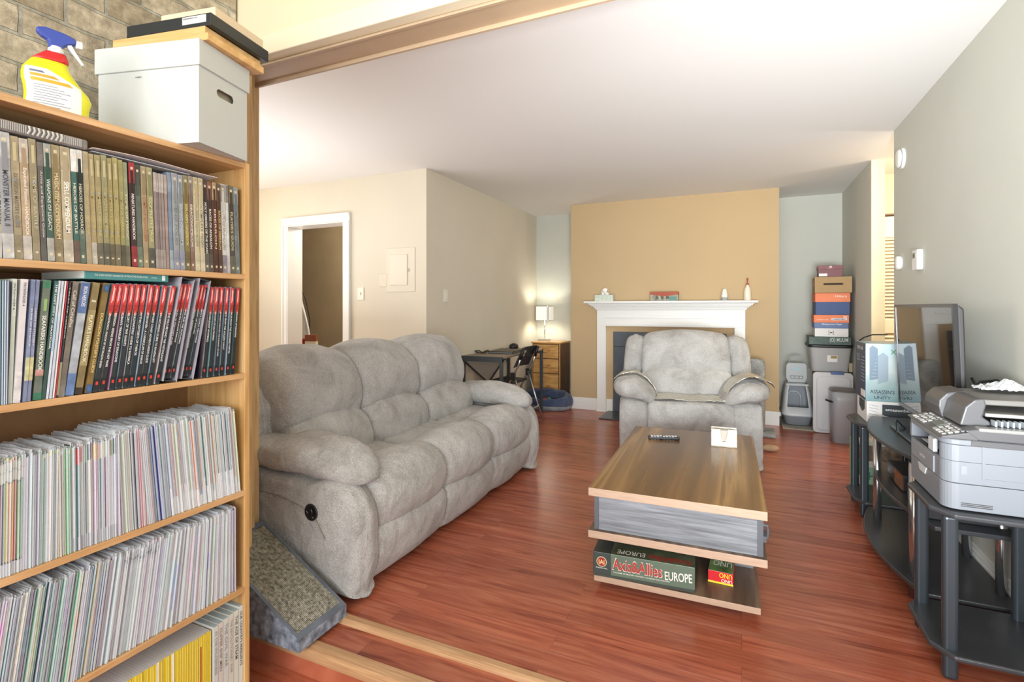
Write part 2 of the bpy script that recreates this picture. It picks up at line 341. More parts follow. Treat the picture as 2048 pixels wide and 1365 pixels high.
# ================================================================== SOFT SEATING
def smooth_closed(P, n=44):
    P = [Vector((p[0], p[1])) for p in P]; out = []; N_ = len(P)
    for i in range(N_):
        a, b, c, d = P[i-1], P[i], P[(i+1) % N_], P[(i+2) % N_]
        k = max(2, round(n/N_))
        for j in range(k):
            t = j/k; out.append(.5*((2*b)+(c-a)*t+(2*a-5*b+4*c-d)*t*t+(3*b-a-3*c+d)*t**3))
    return out
def soft(prof, a0, a1, r=.05, ax='y', warp=None, jit=.004, seed=0, n=44, puff=.012, mid=9, cen_in=False):
    """closed (x,z) profile swept from a0 to a1 with pillowed ends; ax='x' sweeps (y,z) profiles along x"""
    P = smooth_closed(prof, n); N_ = len(P)
    ar = sum(P[i].x*P[(i+1) % N_].y-P[(i+1) % N_].x*P[i].y for i in range(N_)); sg = 1 if ar > 0 else -1
    nr = []
    for i in range(N_):
        t = (P[(i+1) % N_]-P[i-1]); t = t.normalized() if t.length else Vector((1, 0)); nr.append(Vector((t.y, -t.x))*sg)
    cen = sum(P, Vector((0, 0)))/N_
    if cen_in:
        for i in range(N_): nr[i] = (P[i]-cen).normalized()
    st = []
    for k in range(7):
        th = pi/2*k/6; st.append((a0+r*(1-cos(th)), r*(1-sin(th))))
    L_ = (a1-r)-(a0+r)
    for k in range(1, mid):
        t = k/mid; st.append((a0+r+L_*t, -puff*sin(pi*t)))
    for k in range(7):
        th = pi/2*(1-k/6); st.append((a1-r*(1-cos(th)), r*(1-sin(th))))
    vs = []; fs = []
    def put(p, a):
        q = Vector((p.x, a, p.y)) if ax == 'y' else Vector((a, p.x, p.y))
        if warp: q = Vector(warp(q, (a-a0)/(a1-a0)*2-1))
        if jit:
            w = mnoise.noise_vector(q*7+Vector((seed, 0, 0)))*jit*1.6+mnoise.noise_vector(q*19+Vector((seed, 3, 0)))*jit*.7
            q = q+w
        return q
    for a, e in st:
        for p, nn in zip(P, nr): vs.append(put(p-nn*e if e > 0 else p-nn*e, a))
    q = len(st)
    for i in range(q-1):
        for k in range(N_): fs.append((i*N_+k, i*N_+(k+1) % N_, (i+1)*N_+(k+1) % N_, (i+1)*N_+k))
    for i, a, e in ((0, a0, st[0][1]), (q-1, a1, st[-1][1])):
        base = [p-nn*e for p, nn in zip(P, nr)]; prev = i*N_; out = -1 if i == 0 else 1
        for sc, bl in ((.985, .10), (.94, .3), (.8, .6), (.6, .85), (.35, 1)):
            st0 = len(vs); vs += [put(cen+(p-cen)*sc, a+out*bl*puff*.4) for p in base]
            for k in range(N_):
                f = (prev+k, prev+(k+1) % N_, st0+(k+1) % N_, st0+k); fs.append(f[::-1] if i == 0 else f)
            prev = st0
        c = len(vs); vs.append(put(cen, a+out*puff*.4))
        for k in range(N_):
            f = (prev+k, prev+(k+1) % N_, c); fs.append(f[::-1] if i == 0 else f)
    if (sg > 0) == (ax == 'y'): fs = [f[::-1] for f in fs]
    return MB().add(vs, fs)
def pillow(c, h, pw=2.6, n=26, warp=None, jit=.006, seed=0):
    """superellipsoid pad centred at c, half sizes h"""
    vs = []; fs = []
    def sp(v, e): return math.copysign(abs(v)**e, v)
    e = 2/pw
    for j in range(n+1):
        ph = -pi/2+pi*j/n
        for i in range(2*n):
            th = 2*pi*i/(2*n)
            q = Vector((h[0]*sp(cos(ph), e)*sp(cos(th), e), h[1]*sp(cos(ph), e)*sp(sin(th), e), h[2]*sp(sin(ph), e)))
            if warp: q = Vector(warp(q))
            q = q+Vector(c)
            if jit: q = q+mnoise.noise_vector(q*6+Vector((seed, 0, 0)))*jit*1.5+mnoise.noise_vector(q*17+Vector((0, seed, 0)))*jit*.8
            vs.append(q)
    for j in range(n):
        for i in range(2*n): fs.append((j*2*n+i, j*2*n+(i+1) % (2*n), (j+1)*2*n+(i+1) % (2*n), (j+1)*2*n+i))
    return MB().add(vs, fs)
M_sofa = fabric('grey_chenille', (184, 182, 178), (158, 154, 148), (198, 196, 192), 5, 170, 1)
M_blk = mat((28, 28, 30), .45)
M_black = mat((20, 20, 22), .3)
# ---- sofa: local x forward (out into the room), local y along its length
SF = (-1.40, 1.62, 0)
sofa = thing('recliner_sofa', 'long three-seat grey chenille recliner sofa on the left, beside the scratching ramp', 'sofa', SF)
def B(mb, name, par=sofa, **k): return mb.build(name, M_sofa, par, smooth=True, **k)
SL = 2.05
seams = [.14, .70, 1.26, 1.87]; bse = [.12, .655, 1.2, 1.80]
frm = MB(); frm.box(-.92, .08, .03, -.14, SL-.08, .40); frm.box(-.93, .1, .3, -.62, SL-.12, .8)
frm.build('frame', M_sofa, sofa, bevel=.04, seg=4, smooth=True)
seatp = [(-.66, .35), (-.66, .45), (-.56, .478), (-.40, .475), (-.24, .455), (-.2, .38), (-.4, .34)]
padp = [(-.30, .455), (-.22, .502), (-.12, .512), (-.03, .475), (.012, .395), (-.002, .305), (-.05, .262), (-.14, .30), (-.28, .38)]
pnlp = [(-.045, .275), (-.01, .235), (-.012, .16), (-.045, .07), (-.09, .035), (-.2, .04), (-.2, .27)]
lump = [(-.45, .46), (-.435, .54), (-.47, .63), (-.555, .69), (-.68, .69), (-.76, .56), (-.74, .42), (-.55, .40)]
hedp = [(-.55, .665), (-.505, .75), (-.53, .87), (-.62, .965), (-.74, 1.002), (-.86, .98), (-.92, .86), (-.88, .70), (-.70, .63)]
for i in range(3):
    y0, y1 = seams[i], seams[i+1]; b0, b1 = bse[i], bse[i+1]
    c = B(soft(seatp, y0+.004, y1-.004, .035, seed=i, puff=.01), 'seat_cushion')
    B(soft(padp, y0+.001, y1-.001, .045, seed=i+5, puff=.02, warp=lambda q, s: (q.x-.014*s*s*s*s, q.y, q.z-.012*s*s)), 'footrest_pad', c)
    B(soft(pnlp, y0+.001, y1-.001, .03, seed=i+9, puff=.01), 'front_panel')
    k = B(soft(lump, b0+.003, b1-.003, .05, seed=i+13, puff=.022, warp=lambda q, s: (q.x, q.y, q.z-.03*s*s*max(0, (q.z-.5)/.2))), 'lumbar_cushion')
    B(soft(hedp, b0+.001, b1-.001, .06, seed=i+17, puff=.022, jit=.006, warp=lambda q, s: (q.x, q.y, q.z-.03*s*s*max(0, (1.0-q.z)/.35)-(.01+.01*(i == 0))*s*s)), 'head_cushion')
# arms (side panels) with overstuffed pads
armp = [(-.96, .05), (-.97, .35), (-.92, .50), (-.6, .50), (-.3, .475), (-.17, .50), (-.07, .46), (-.015, .36), (-.005, .2), (-.03, .05), (-.1, .025), (-.85, .025)]
for a0, a1, s in ((0.0, .15, 0), (1.865, SL, 1)):
    arm = B(soft(armp, a0, a1, .04, seed=30+s, jit=.005, n=72, cen_in=True), 'armrest')
    yc = .125 if s == 0 else SL-.135
    B(pillow((-.43, yc, .545), (.40, .155, .088), 2.5, seed=40+s, warp=lambda q: (q.x, q.y, q.z*(.86+.14*(q.x/.4))+.022*(1-(q.x/.4)**2)-(.035*max(0, q.x/.4)**2)), jit=.009), 'arm_pad', arm)
# piping seam on near side
sp = MB(); sp.tube([(-.9, -.004, .415), (-.62, -.006, .41), (-.42, -.007, .40), (-.30, -.007, .375), (-.22, -.007, .33), (-.17, -.006, .26)], .002, 6)
sp.build('side_seam', mat((140, 134, 126), .9), sofa, smooth=True)
for s in (1,):
    wing = B(soft([(-.62, .55), (-.60, .75), (-.68, .93), (-.80, .985), (-.92, .93), (-.93, .6), (-.8, .45)], 1.79, 1.93, .05, seed=50), 'back_wing')
B(soft([(-.66, .5), (-.64, .72), (-.70, .86), (-.80, .93), (-.92, .9), (-.93, .6), (-.8, .45)], .03, .14, .045, seed=51), 'back_wing')
kb = MB(); kp = onx(623, 1025, 1); kx = ony(623, 1025, 1.615); kx = (kx.x-SF[0], kx.z)
kn = MB().lathe([(.034, 0), (.036, .004), (.031, .008), (.026, .004)], n=28)
k = kn.build('recline_handle', M_blk, sofa, loc=(kx[0], -.004, kx[1]), rot=(R(90), 0, 0), smooth=True, label='black recessed recline handle')
MB().lathe([(.020, 0), (.020, .004), (.014, .007)], n=20, sx=.62).build('release_latch', M_black, k, loc=(0, 0, .004), smooth=True)

# ---- recliner armchair: local x forward
RC = thing('recliner_chair', 'wide grey recliner armchair with foil on its arms in front of the fireplace', 'armchair', (-.345, 4.08, 0), R(-90+9))
def B2(mb, name, par=RC, m=None, **k): return mb.build(name, m or M_sofa, par, smooth=True, **k)
MB().box(-.82, -.50, .03, -.08, .50, .36).build('frame', M_sofa, RC, bevel=.03, seg=3)
B2(soft([(-.7, .35), (-.66, .46), (-.4, .49), (-.12, .487), (-.035, .475), (-.012, .43), (-.02, .2), (-.04, .06), (-.1, .035), (-.3, .04), (-.4, .3)], -.325, .315, .03, seed=60, puff=.006, jit=.003), 'seat_cushion')
B2(soft([(-.48, .45), (-.47, .55), (-.52, .66), (-.58, .70), (-.7, .7), (-.78, .55), (-.74, .42)], -.375, .365, .05, seed=61, puff=.015, warp=lambda q, s: (q.x, q.y, q.z-.03*s*s*max(0, (q.z-.5)/.2))), 'lumbar_cushion')
B2(soft([(-.60, .66), (-.56, .74), (-.58, .86), (-.67, .965), (-.78, 1.0), (-.88, .97), (-.92, .85), (-.88, .70), (-.75, .62)], -.375, .365, .07, seed=62, puff=.02, warp=lambda q, s: (q.x, q.y, q.z-.035*s*s*max(0, (1.0-q.z)/.35)-.03*s**4)), 'head_cushion')
for s, (a0, a1) in ((-1, (-.54, -.38)), (1, (.37, .535))):
    B2(soft([(-.64, .5), (-.60, .8), (-.68, .93), (-.80, .955), (-.92, .9), (-.93, .5), (-.8, .42)], a0, a1, .05, seed=63+s, jit=.003, warp=lambda q, t, s=s: (q.x, q.y-s*.03*max(0, (q.z-.6)/.35), q.z)), 'back_wing')
for s in (-1, 1):
    a0, a1 = (-.535, -.32) if s < 0 else (.29, .50)
    arm = B2(soft([(-.9, .05), (-.9, .45), (-.6, .52), (-.3, .51), (-.06, .49), (-.01, .42), (0, .25), (-.01, .05), (-.06, .025), (-.85, .025)], a0, a1, .035, seed=66+s, jit=.004, n=60, cen_in=True), 'armrest')
    B2(pillow((-.28, s*.42-.018*(s > 0), .565), (.34, .17, .092), 2.4, seed=70+s, warp=lambda q, s=s: (q.x, q.y, q.z-.10*max(0, -s*q.y/.17)**1.5+.012), jit=.008), 'arm_pad', arm)
# foil covering draped on seat and arms
M_foil = mat((212, 206, 192), .28, metal=.75, bump=1, bscale=26)
def foil(name, fn, nu, nv, par, label, seed):
    def f(u, v):
        q = Vector(fn(u, v)); return q+mnoise.noise_vector(q*16+Vector((seed, 0, 0)))*.009+mnoise.noise_vector(q*45+Vector((seed, 0, 0)))*.004
    o = MB().grid(nu, nv, f).build(name, M_foil, par, solid=.0012, smooth=False); return o
fl = thing('foil_sheet', 'crinkled silver foil sheet draped over the right arm of the recliner', 'foil', RC.location, RC.rotation_euler.z)
def arm_foil(s, e0, e1, x0, x1):
    def fn(u, v):
        a = e0+(e1-e0)*u; yy = s*.42+s*.185*sin(a); zz = .565+.012+.112*cos(a)
        if a < -.9: k = (-.9-a); zz -= k*.10; yy = yy+s*k*.0
        zz -= .10*max(0, -(sin(a)))**1.5
        return (x0+(x1-x0)*v, yy, max(.505, zz)+.006)
    return fn
foil('foil', arm_foil(1, -1.95, 1.25, -.36, -.08), 34, 12, fl, '', 1)
fl2 = thing('foil_sheet', 'narrow strip of foil draped over the left arm of the recliner', 'foil', RC.location, RC.rotation_euler.z)
foil('foil', arm_foil(-1, -1.95, 1.15, -.30, -.20), 34, 6, fl2, '', 2)
fl3 = thing('foil_sheet', 'flat foil liner lying across the seat of the recliner', 'foil', RC.location, RC.rotation_euler.z)
foil('foil', lambda u, v: (-.34+.27*v, -.27+.56*u, .503+.003*sin(9*u)), 24, 10, fl3, '', 3)
# plush post and paw-shaped foot behind the recliner
M_plush = fabric('grey_plush', (150, 152, 150), (112, 114, 114), (176, 178, 176), 9, 120, 1)
p = onf(1508, 770, 4.95)
ct = thing('cat_tree', 'grey plush cat post standing behind the right arm of the recliner', 'cat tree', (p.x+.02, p.y, 0))
MB().lathe([(.04, .02), (.075, .03), (.078, .2), (.078, .66), (.072, .70), (.05, .715), (.02, .72)], n=22, pw=3).build('post', M_plush, ct, smooth=True)
MB().box(-.16, -.16, 0, .16, .16, .03).build('base', M_plush, ct, bevel=.012, seg=3)
p = onz(1538, 903, 0)
tag(pillow((0, 0, .028), (.075, .035, .027), 2.1, 12, jit=.002).build('cat_toy', mat((176, 146, 116), .95, var=.2, vscale=20, bump=.8, bscale=90), None, loc=(p.x+.01, p.y, 0), rot=(0, 0, R(20)), smooth=True), 'small tan plush paw-shaped toy on the floor behind the recliner', 'toy')

# ================================================================== COFFEE TABLE
M_top = wood('stained_walnut', [(.30, (74, 50, 28)), (.45, (102, 72, 40)), (.57, (122, 88, 50)), (.66, (158, 122, 72)), (.72, (120, 86, 48))], (8, .32, 1), .22, 1.1, .03, fine=.07)
M_edge = mat((180, 152, 130), .55, var=.1, vscale=14, stretch=(1, 8, 8))
M_grey = wood('grey_stained_wood', [(.3, (92, 94, 98)), (.5, (118, 122, 128)), (.7, (140, 144, 150))], (1.2, 20, 26), .5, 3.2, .2, fine=.2)
M_gtrim = mat((84, 88, 94), .5)
M_shelf = wood('table_shelf_wood', [(.3, (70, 54, 44)), (.5, (104, 84, 68)), (.7, (140, 118, 96))], (7, .8, 1), .45, 2.5, .08)
TB = thing('coffee_table', 'low two-tone wooden coffee table with walnut top and grey box body', 'table', (-.258, 2.168, 0), R(1.35))
TL = 1.25; TW = .697
def slab(name, z0, z1, w, y0, y1, m, par=TB):
    b = MB(); x = w/2; b.box(-x, y0, z0, x, y1, z1, 1, top=0); return b.build(name, [m, M_edge], par, bevel=.002)
slab('tabletop', .403, .438, TW, 0, TL, M_top)
slab('middle_shelf', .224, .256, TW, -.004, TL, M_shelf)
slab('bottom_shelf', .034, .060, TW-.045, .01, TL-.01, M_shelf)
MB().box(-TW/2+.045, .075, 0, TW/2-.06, TL-.08, .034).build('plinth', mat((58, 48, 52), .6), TB)
bx = MB().box(-TW/2+.028, .018, .256, TW/2-.018, TL-.03, .403).build('drawer_box', M_grey, TB, bevel=.002)
MB().box(-TW/2+.024, .012, .258, -TW/2+.042, .03, .401).build('corner_post', M_gtrim, bx); MB().box(TW/2-.034, .012, .258, TW/2-.014, .03, .401).build('corner_post', M_gtrim, bx)
MB().box(-TW/2+.03, .55, .06, TW/2-.05, TL-.05, .224).build('lower_cabinet', M_grey, TB, bevel=.002)
MB().box(.20, .33, .06, TW/2-.035, .55, .224).build('divider_block', M_grey, TB, bevel=.002)
h = MB(); h.tube([(TW/2-.018, .08, .36), (TW/2+.004, .08, .355), (TW/2+.006, .08, .33), (TW/2+.004, .08, .31), (TW/2-.018, .08, .30)], .006, 8); h.box(TW/2-.02, .055, .298, TW/2-.001, .12, .322)
h.build('handle', M_gtrim, TB, label='dark metal side handle')
# things on it
a, b_ = onz(1296, 874, .452), onz(1358, 876, .452)
rm = thing('remote_control', 'black television remote lying on the coffee table', 'remote', ((a.x+b_.x)/2, (a.y+b_.y)/2+.01, .4385), math.atan2(b_.y-a.y, b_.x-a.x))
L_ = (b_-a).length
MB().box(-L_/2, -.024, .0, L_/2, .024, .018).build('body', M_black, rm, bevel=.006, seg=3)
for i in range(9):
    for j in range(3):
        if (i*3+j) % 5 == 4: continue
        x = -L_/2+.02+i*(L_-.04)/8; MB().box(x-.0055, -.016+j*.013-.004, .0, x+.0055, -.016+j*.013+.004, .0196).build('button', mat((214, 214, 214), .5), rm)
cs = onz(1448, 895, .4385)
ch = thing('coaster_holder', 'white-washed wooden coaster holder on the far end of the coffee table', 'coaster holder', (cs.x, cs.y, .4385), R(3))
M_ww = wood('whitewash', [(.3, (196, 188, 172)), (.6, (226, 220, 208)), (.8, (238, 234, 226))], (2, 20, 20), .6)
hb = MB(); hb.box(-.066, .0, 0, -.018, .008, .098).box(.018, .0, 0, .066, .008, .098).box(-.018, 0, 0, .018, .008, .03)
hb.prism([(-.018, .03), (.018, .03), (.018, .035), (.006, .03), (-.006, .03), (-.018, .035)], 'y', 0, .008)
hb.prism([(-.018, .098), (-.018, .075), (-.008, .03), (-.018, .03)], 'y', 0, .008).prism([(.018, .098), (.018, .03), (.008, .03), (.018, .075)], 'y', 0, .008)
hb.box(-.066, .06, 0, .066, .068, .098).box(-.066, 0, 0, .066, .068, .006)
hb.build('holder', M_ww, ch)
for i in range(6): MB().box(-.05, .011+i*.008, .006, .05, .017+i*.008, .09+.002*(i % 2)).build('coaster', mat((186-i*6, 178-i*6, 164-i*6), .7), ch)
# Axis & Allies box
ga = onz(1186, 1151, .0605); gb = onz(1390, 1188, .0605); gl = (gb-ga).length
gm = thing('board_game_box', 'olive green boxed board game about Europe under the coffee table', 'board game', (ga.x, ga.y, .0605), math.atan2(gb.y-ga.y, gb.x-ga.x))
M_gg = mat((92, 108, 92), .35, var=.12, vscale=12); M_gd = mat((54, 64, 62), .35, var=.1, vscale=14); M_camo = mat((88, 98, 74), .35, var=.5, vscale=13)
cov = MB(); cov.box(0, 0, .012, gl*.18, .30, .104, 1).box(gl*.18, 0, .012, gl, .30, .104, 0, top=2)
cov.build('lid', [M_gg, M_gd, M_camo], gm, bevel=.002)
MB().box(.003, .003, 0, gl-.003, .297, .014).build('tray', mat((60, 66, 60), .5), gm)
red, wht = mat((176, 52, 48), .5), mat((228, 226, 214), .5)
text('title_outline', 'Axis&Allies', (gl*.20, -.0004, .038), (1, 0, 0), (0, 0, 1), gl*.495, .053, wht, gm)
text('title', 'Axis&Allies', (gl*.205, -.0012, .041), (1, 0, 0), (0, 0, 1), gl*.485, .047, red, gm)
text('subtitle', 'EUROPE', (gl*.72, -.001, .034), (1, 0, .05), (-.05, 0, 1), gl*.255, .036, wht, gm)
text('tagline', 'THE GAME OF MILITARY STRATEGY, COURAGE AND COUNTRY', (gl*.21, -.001, .026), (1, 0, 0), (0, 0, 1), gl*.56, .006, wht, gm)
text('title', 'Axis&Allies', (gl*.97, .05, .1046), (-1, 0, 0), (0, -1, 0), gl*.42, .045, red, gm)
text('subtitle', 'EUROPE', (gl*.52, .05, .1046), (-1, 0, 0), (0, -1, 0), gl*.28, .035, wht, gm)
em = MB(); em.cyl((gl*.09, -.001, .065), (gl*.09, .002, .065), .022, 24); em.build('emblem', mat((196, 190, 150), .5), gm)
em = MB(); em.cyl((gl*.09, -.0016, .065), (gl*.09, .002, .065), .019, 24); em.build('emblem_disc', mat((150, 44, 40), .5), gm)
text('emblem_letters', 'IAI', (gl*.09-.012, -.002, .055), (1, 0, 0), (0, 0, 1), .024, .019, mat((222, 206, 140), .5), gm)
text('publisher', 'AVALON HILL', (gl*.03, -.001, .036), (1, 0, 0), (0, 0, 1), gl*.12, .005, wht, gm)
# Uno pack
u0 = onz(1416, 1163, .0605); un = thing('card_game_pack', 'red card game pack on the bottom shelf of the coffee table', 'card game', (u0.x, u0.y, .0605), R(-2))
M_ured = mat((206, 36, 44), .35)
MB().box(0, 0, 0, .098, .15, .05, 0, top=1).build('box', [M_ured, mat((120, 150, 90), .4, var=.6, vscale=20)], un, bevel=.0015)
yel = mat((246, 214, 60), .4)
text('title', 'UNO', (.094, .0-.0006, .046), (-1, 0, 0), (0, 0, -1), .05, .02, yel, un); text('title', 'UNO', (.094, -.0006, .022), (-1, 0, 0), (0, 0, -1), .042, .014, wht, un)
text('title', 'UNO', (.09, .10, .0505), (-1, 0, 0), (0, -1, 0), .075, .05, wht, un)
MB().box(0, -.0008, 0, .098, .001, .007).build('stripe', yel, un)

# ================================================================== FIREPLACE
FP = thing('fireplace_mantel', 'white classical fireplace mantel surround on the tan chimney breast', 'fireplace', (-.755, CHY, 0))
def fx(px, py, Y=CHY-.05): return ony(px, py, Y).x+.755
ml, mr = -.79, .79
lg = .105
def leg(x0):
    m = MB(); m.box(x0, -.06, 0, x0+lg, 0, 1.0).box(x0-.006, -.066, 0, x0+lg+.006, 0, .012); return m.build('pilaster', M_trim, FP, bevel=.003)
leg(ml); leg(mr-lg)
fr = MB(); fr.box(ml, -.06, 1.0, mr, 0, 1.2).box(ml+lg-.01, -.075, 1.095, mr-lg+.01, -.055, 1.115).box(ml+lg-.01, -.066, 1.125, mr-lg+.01, -.055, 1.135)
fr.box(ml+lg-.01, -.07, 1.0005, mr-lg+.01, -.05, 1.012).box(ml+lg+.005, -.066, 1.015, mr-lg-.005, -.05, 1.022)
fr.build('frieze', M_trim, FP, bevel=.002)
for zz in (1.15, 1.17):
    pass
cr = MB()
for z0, z1, d, sd in ((1.185, 1.197, .075, .012), (1.197, 1.212, .09, .02), (1.212, 1.226, .105, .036), (1.226, 1.24, .125, .054), (1.24, 1.252, .145, .072), (1.252, 1.264, .16, .086)):
    cr.box(ml-sd, -d, z0, mr+sd, 0, z1)
cr.build('crown_moulding', M_trim, FP, bevel=.004)
MB().box(ml-.12, -.205, 1.264, mr+.12, 0, 1.288).build('mantel_shelf', M_trim, FP, bevel=.006, seg=3)
fi = MB(); fi.box(ml+lg, -.012, .145, ml+lg+.075, .0, .935).box(mr-lg-.075, -.012, .145, mr-lg, 0, .935).box(ml+lg, -.012, .935, mr-lg, 0, .9995); fi.build('inner_face', M_tan, FP)
MB().box(ml+lg, -.025, 0, ml+lg+.07, 0, .145).build('plinth_block', M_trim, FP, bevel=.002); MB().box(mr-lg-.07, -.025, 0, mr-lg, 0, .145).build('plinth_block', M_trim, FP, bevel=.002)
M_slate = mat((82, 90, 100), .35, var=.22, vscale=6)
x0, x1 = ml+lg+.075, mr-lg-.075
for a, b, c, d in ((x0, .0, x0+.19, .76), (x0, .765, x0+.45, .935), (x0+.455, .765, x1-.455, .935), (x1-.45, .765, x1, .935), (x1-.19, 0, x1, .76)):
    MB().box(a, -.01, b, c, .004, d).build('slate_tile', M_slate, FP, bevel=.002)
MB().box(x0+.19, .10, 0, x1-.19, .11, .76).build('firebox', mat((20, 20, 22), .8), FP)
tag(MB().box(-1.42, 5.47, .0005, -.12, 5.92, .012).build('hearth_slab', mat((70, 72, 76), .3, var=.2, vscale=9), None, bevel=.002), 'dark slate hearth slab on the floor before the fireplace', 'hearth')
ZM = 1.288; YM = CHY-.12
def mx(px): return ony(px, 595, YM).x
tb = thing('tissue_box', 'pale patterned tissue box at the left end of the mantel', 'tissue box', (mx(1209), YM, ZM), R(4))
MB().box(-.105, -.05, 0, .105, .055, .072).build('carton', mat((206, 216, 202), .6, var=.25, vscale=60), tb, bevel=.002)
MB().grid(12, 12, lambda u, v: ((u-.5)*(.10-.045*v)+.012*sin(7*v), .02*sin(u*6+v*3), .072+.082*v-.018*abs(u-.5)*2*v)).build('tissue', mat((244, 242, 236), .9), tb, solid=.0015, smooth=True)
kb_ = thing('keepsake_box', 'small vintage print box with a rust red lid in the middle of the mantel', 'box', (mx(1329), YM, ZM), R(2))
MB().box(-.145, -.05, 0, .145, .05, .075).build('body', mat((158, 156, 140), .6, var=.5, vscale=34), kb_, bevel=.002)
lb = MB().box(-.149, -.054, .066, .149, .054, .098); lb.prism([(-.149, .07), (0, .048), (.149, .07)], 'y', -.054, -.051); lb.build('lid', mat((168, 72, 38), .55, var=.1), kb_, bevel=.003)
for i in range(3): MB().box(-.09+i*.055, -.0515, .02, -.06+i*.055, -.05, .05).build('printed_mark', mat((92, 84, 66), .6), kb_)
MB().box(.05, -.0515, .005, .13, -.05, .045).build('printed_mark', mat((92, 140, 130), .6), kb_)
af = thing('air_freshener', 'white cone-shaped air freshener on a grey base on the mantel', 'air freshener', (mx(1449), YM, ZM))
MB().lathe([(.030, 0), (.033, .004), (.033, .03), (.028, .032)], n=24).build('base', mat((160, 166, 168), .4), af, smooth=True)
MB().lathe([(.031, .032), (.033, .05), (.026, .085), (.017, .118), (.010, .124)], n=24).build('cone', mat((240, 236, 226), .4), af, smooth=True)
sb = thing('squeeze_bottle', 'white plastic bottle with a rust brown nozzle at the right end of the mantel', 'bottle', (mx(1495), YM, ZM))
MB().lathe([(.030, 0), (.034, .006), (.034, .095), (.028, .125), (.013, .148), (.013, .162)], n=24).build('body', mat((238, 226, 206), .4), sb, smooth=True)
MB().lathe([(.015, .162), (.015, .172), (.005, .178), (.0055, .205), (.009, .222), (.004, .232)], n=16).build('nozzle', mat((176, 78, 42), .45), sb, smooth=True)

# ================================================================== WALL FITTINGS
def plate(name, label, cat, loc, axis, w, h, extra='toggle', col=(232, 228, 214), d=.008):
    t = thing(name, label, cat, loc, axis)
    MB().box(-w/2, -d, -h/2, w/2, 0, h/2).build('cover_plate', mat(col, .45), t, bevel=.003, seg=3)
    if extra == 'toggle': MB().box(-.005, -d-.009, -.012, .005, -d, .012).build('switch_toggle', mat((240, 238, 226), .4), t, bevel=.001)
    if extra == 'rocker': MB().box(-.016, -d-.004, -.033, .016, -d, .033).build('switch_rocker', mat((240, 238, 226), .4), t, bevel=.002)
    return t
p = ony(722, 588, 3.83); plate('light_switch', 'cream toggle light switch beside the closet door', 'switch', (p.x, 3.83, p.z), 0, .075, .12)
p = ony(767, 561, 3.83); plate('wall_plate', 'cream painted-over blank plate left of the fuse panel', 'wall plate', (p.x, 3.83, p.z), 0, .09, .12, None, (218, 210, 192))
p = ony(803, 540, 3.83); fb = thing('fuse_panel', 'cream fuse box panel set in the wall beside the corner', 'fuse box', (p.x, 3.83, p.z))
MB().box(-.17, -.006, -.20, .15, 0, .20).build('frame', mat((220, 213, 196), .5), fb, bevel=.003)
MB().box(-.12, -.014, -.14, .07, -.004, .14).build('door', mat((224, 218, 202), .45), fb, bevel=.004); MB().box(.075, -.012, -.02, .088, -.004, .01).build('latch', mat((190, 182, 164), .4), fb)
p = onx(891, 592, -2.55); plate('light_switch', 'cream rocker light switch on the wall above the desk', 'switch', (-2.55, p.y, p.z), R(90), .075, .12, 'rocker')
p = onx(1806, 317, .97); sm = thing('smoke_alarm', 'round white smoke alarm high on the grey right wall', 'smoke alarm', (.97, p.y, p.z), R(-90))
MB().lathe([(.068, 0), (.068, .012), (.060, .016), (.060, .026), (.050, .034), (.02, .036)], n=36).build('housing', M_trim, sm, rot=(R(90), 0, 0), smooth=True, bevel=.001)
MB().lathe([(.0615, .016), (.0615, .021)], n=36).build('vent_slot', mat((150, 150, 146), .6), sm, rot=(R(90), 0, 0))
p = onx(1802, 526, .97); sn = thing('wall_sensor', 'small round white sensor on the right wall near the hall corner', 'sensor', (.97, p.y, p.z), R(-90))
MB().lathe([(.046, 0), (.046, .022), (.038, .030), (.01, .031)], n=32).build('housing', M_trim, sn, rot=(R(90), 0, 0), smooth=True)
p = onx(1841, 520, .97); th = thing('thermostat', 'white rectangular thermostat on the grey right wall', 'thermostat', (.97, p.y, p.z), R(-90))
MB().box(-.05, -.03, -.06, .05, 0, .06).build('housing', M_trim, th, bevel=.006, seg=3); MB().box(-.032, -.0315, .01, .02, -.029, .042).build('display', mat((150, 158, 140), .3), th)
MB().box(-.006, -.034, .018, .0, -.03, .034).build('lever', M_blk, th)

# ================================================================== DESK CORNER
M_iron = mat((70, 78, 84), .4, metal=.3)
M_deskt = wood('grey_oak', [(.3, (120, 104, 86)), (.6, (156, 140, 120)), (.8, (176, 160, 140))], (18, 1, 1), .5)
DX0, DX1, DY0, DY1, DZ = -2.547, -2.10, 4.45, 5.56, .735
dk = thing('desk', 'narrow wood-topped desk with dark metal frame against the left wall', 'desk', (DX0, DY0, 0))
w_, l_ = DX1-DX0, DY1-DY0
MB().box(.0, .0, DZ-.018, w_, l_, DZ).build('desktop', M_deskt, dk, bevel=.002)
for x in (.0, w_-.03):
    for y in (-.001, l_-.029): MB().box(x, y, 0, x+.03, y+.03, DZ-.018).build('leg', M_iron, dk, bevel=.002)
for y in (-.002, l_-.028): MB().box(0, y, DZ-.05, w_, y+.03, DZ+.001).build('end_rail', M_iron, dk, bevel=.002)
MB().box(0, 0, .08, .03, l_, .11).build('back_rail', M_iron, dk)
for (p0, p1) in (((.02, .02, .1), (.02, l_-.02, .68)), ((.02, .02, .68), (.02, l_-.02, .1))):
    MB().tube([p0, p1], .009, 8).build('cross_brace', M_iron, dk)
lp = thing('laptop', 'closed silver laptop lying on the desk', 'laptop', (-2.30, 4.98, DZ), R(4))
MB().box(-.13, -.19, .004, .13, .19, .016).build('base', mat((140, 150, 160), .3, metal=.6), lp, bevel=.003); MB().box(-.13, -.19, .0165, .13, .19, .025).build('lid', mat((70, 62, 56), .4), lp, bevel=.003)
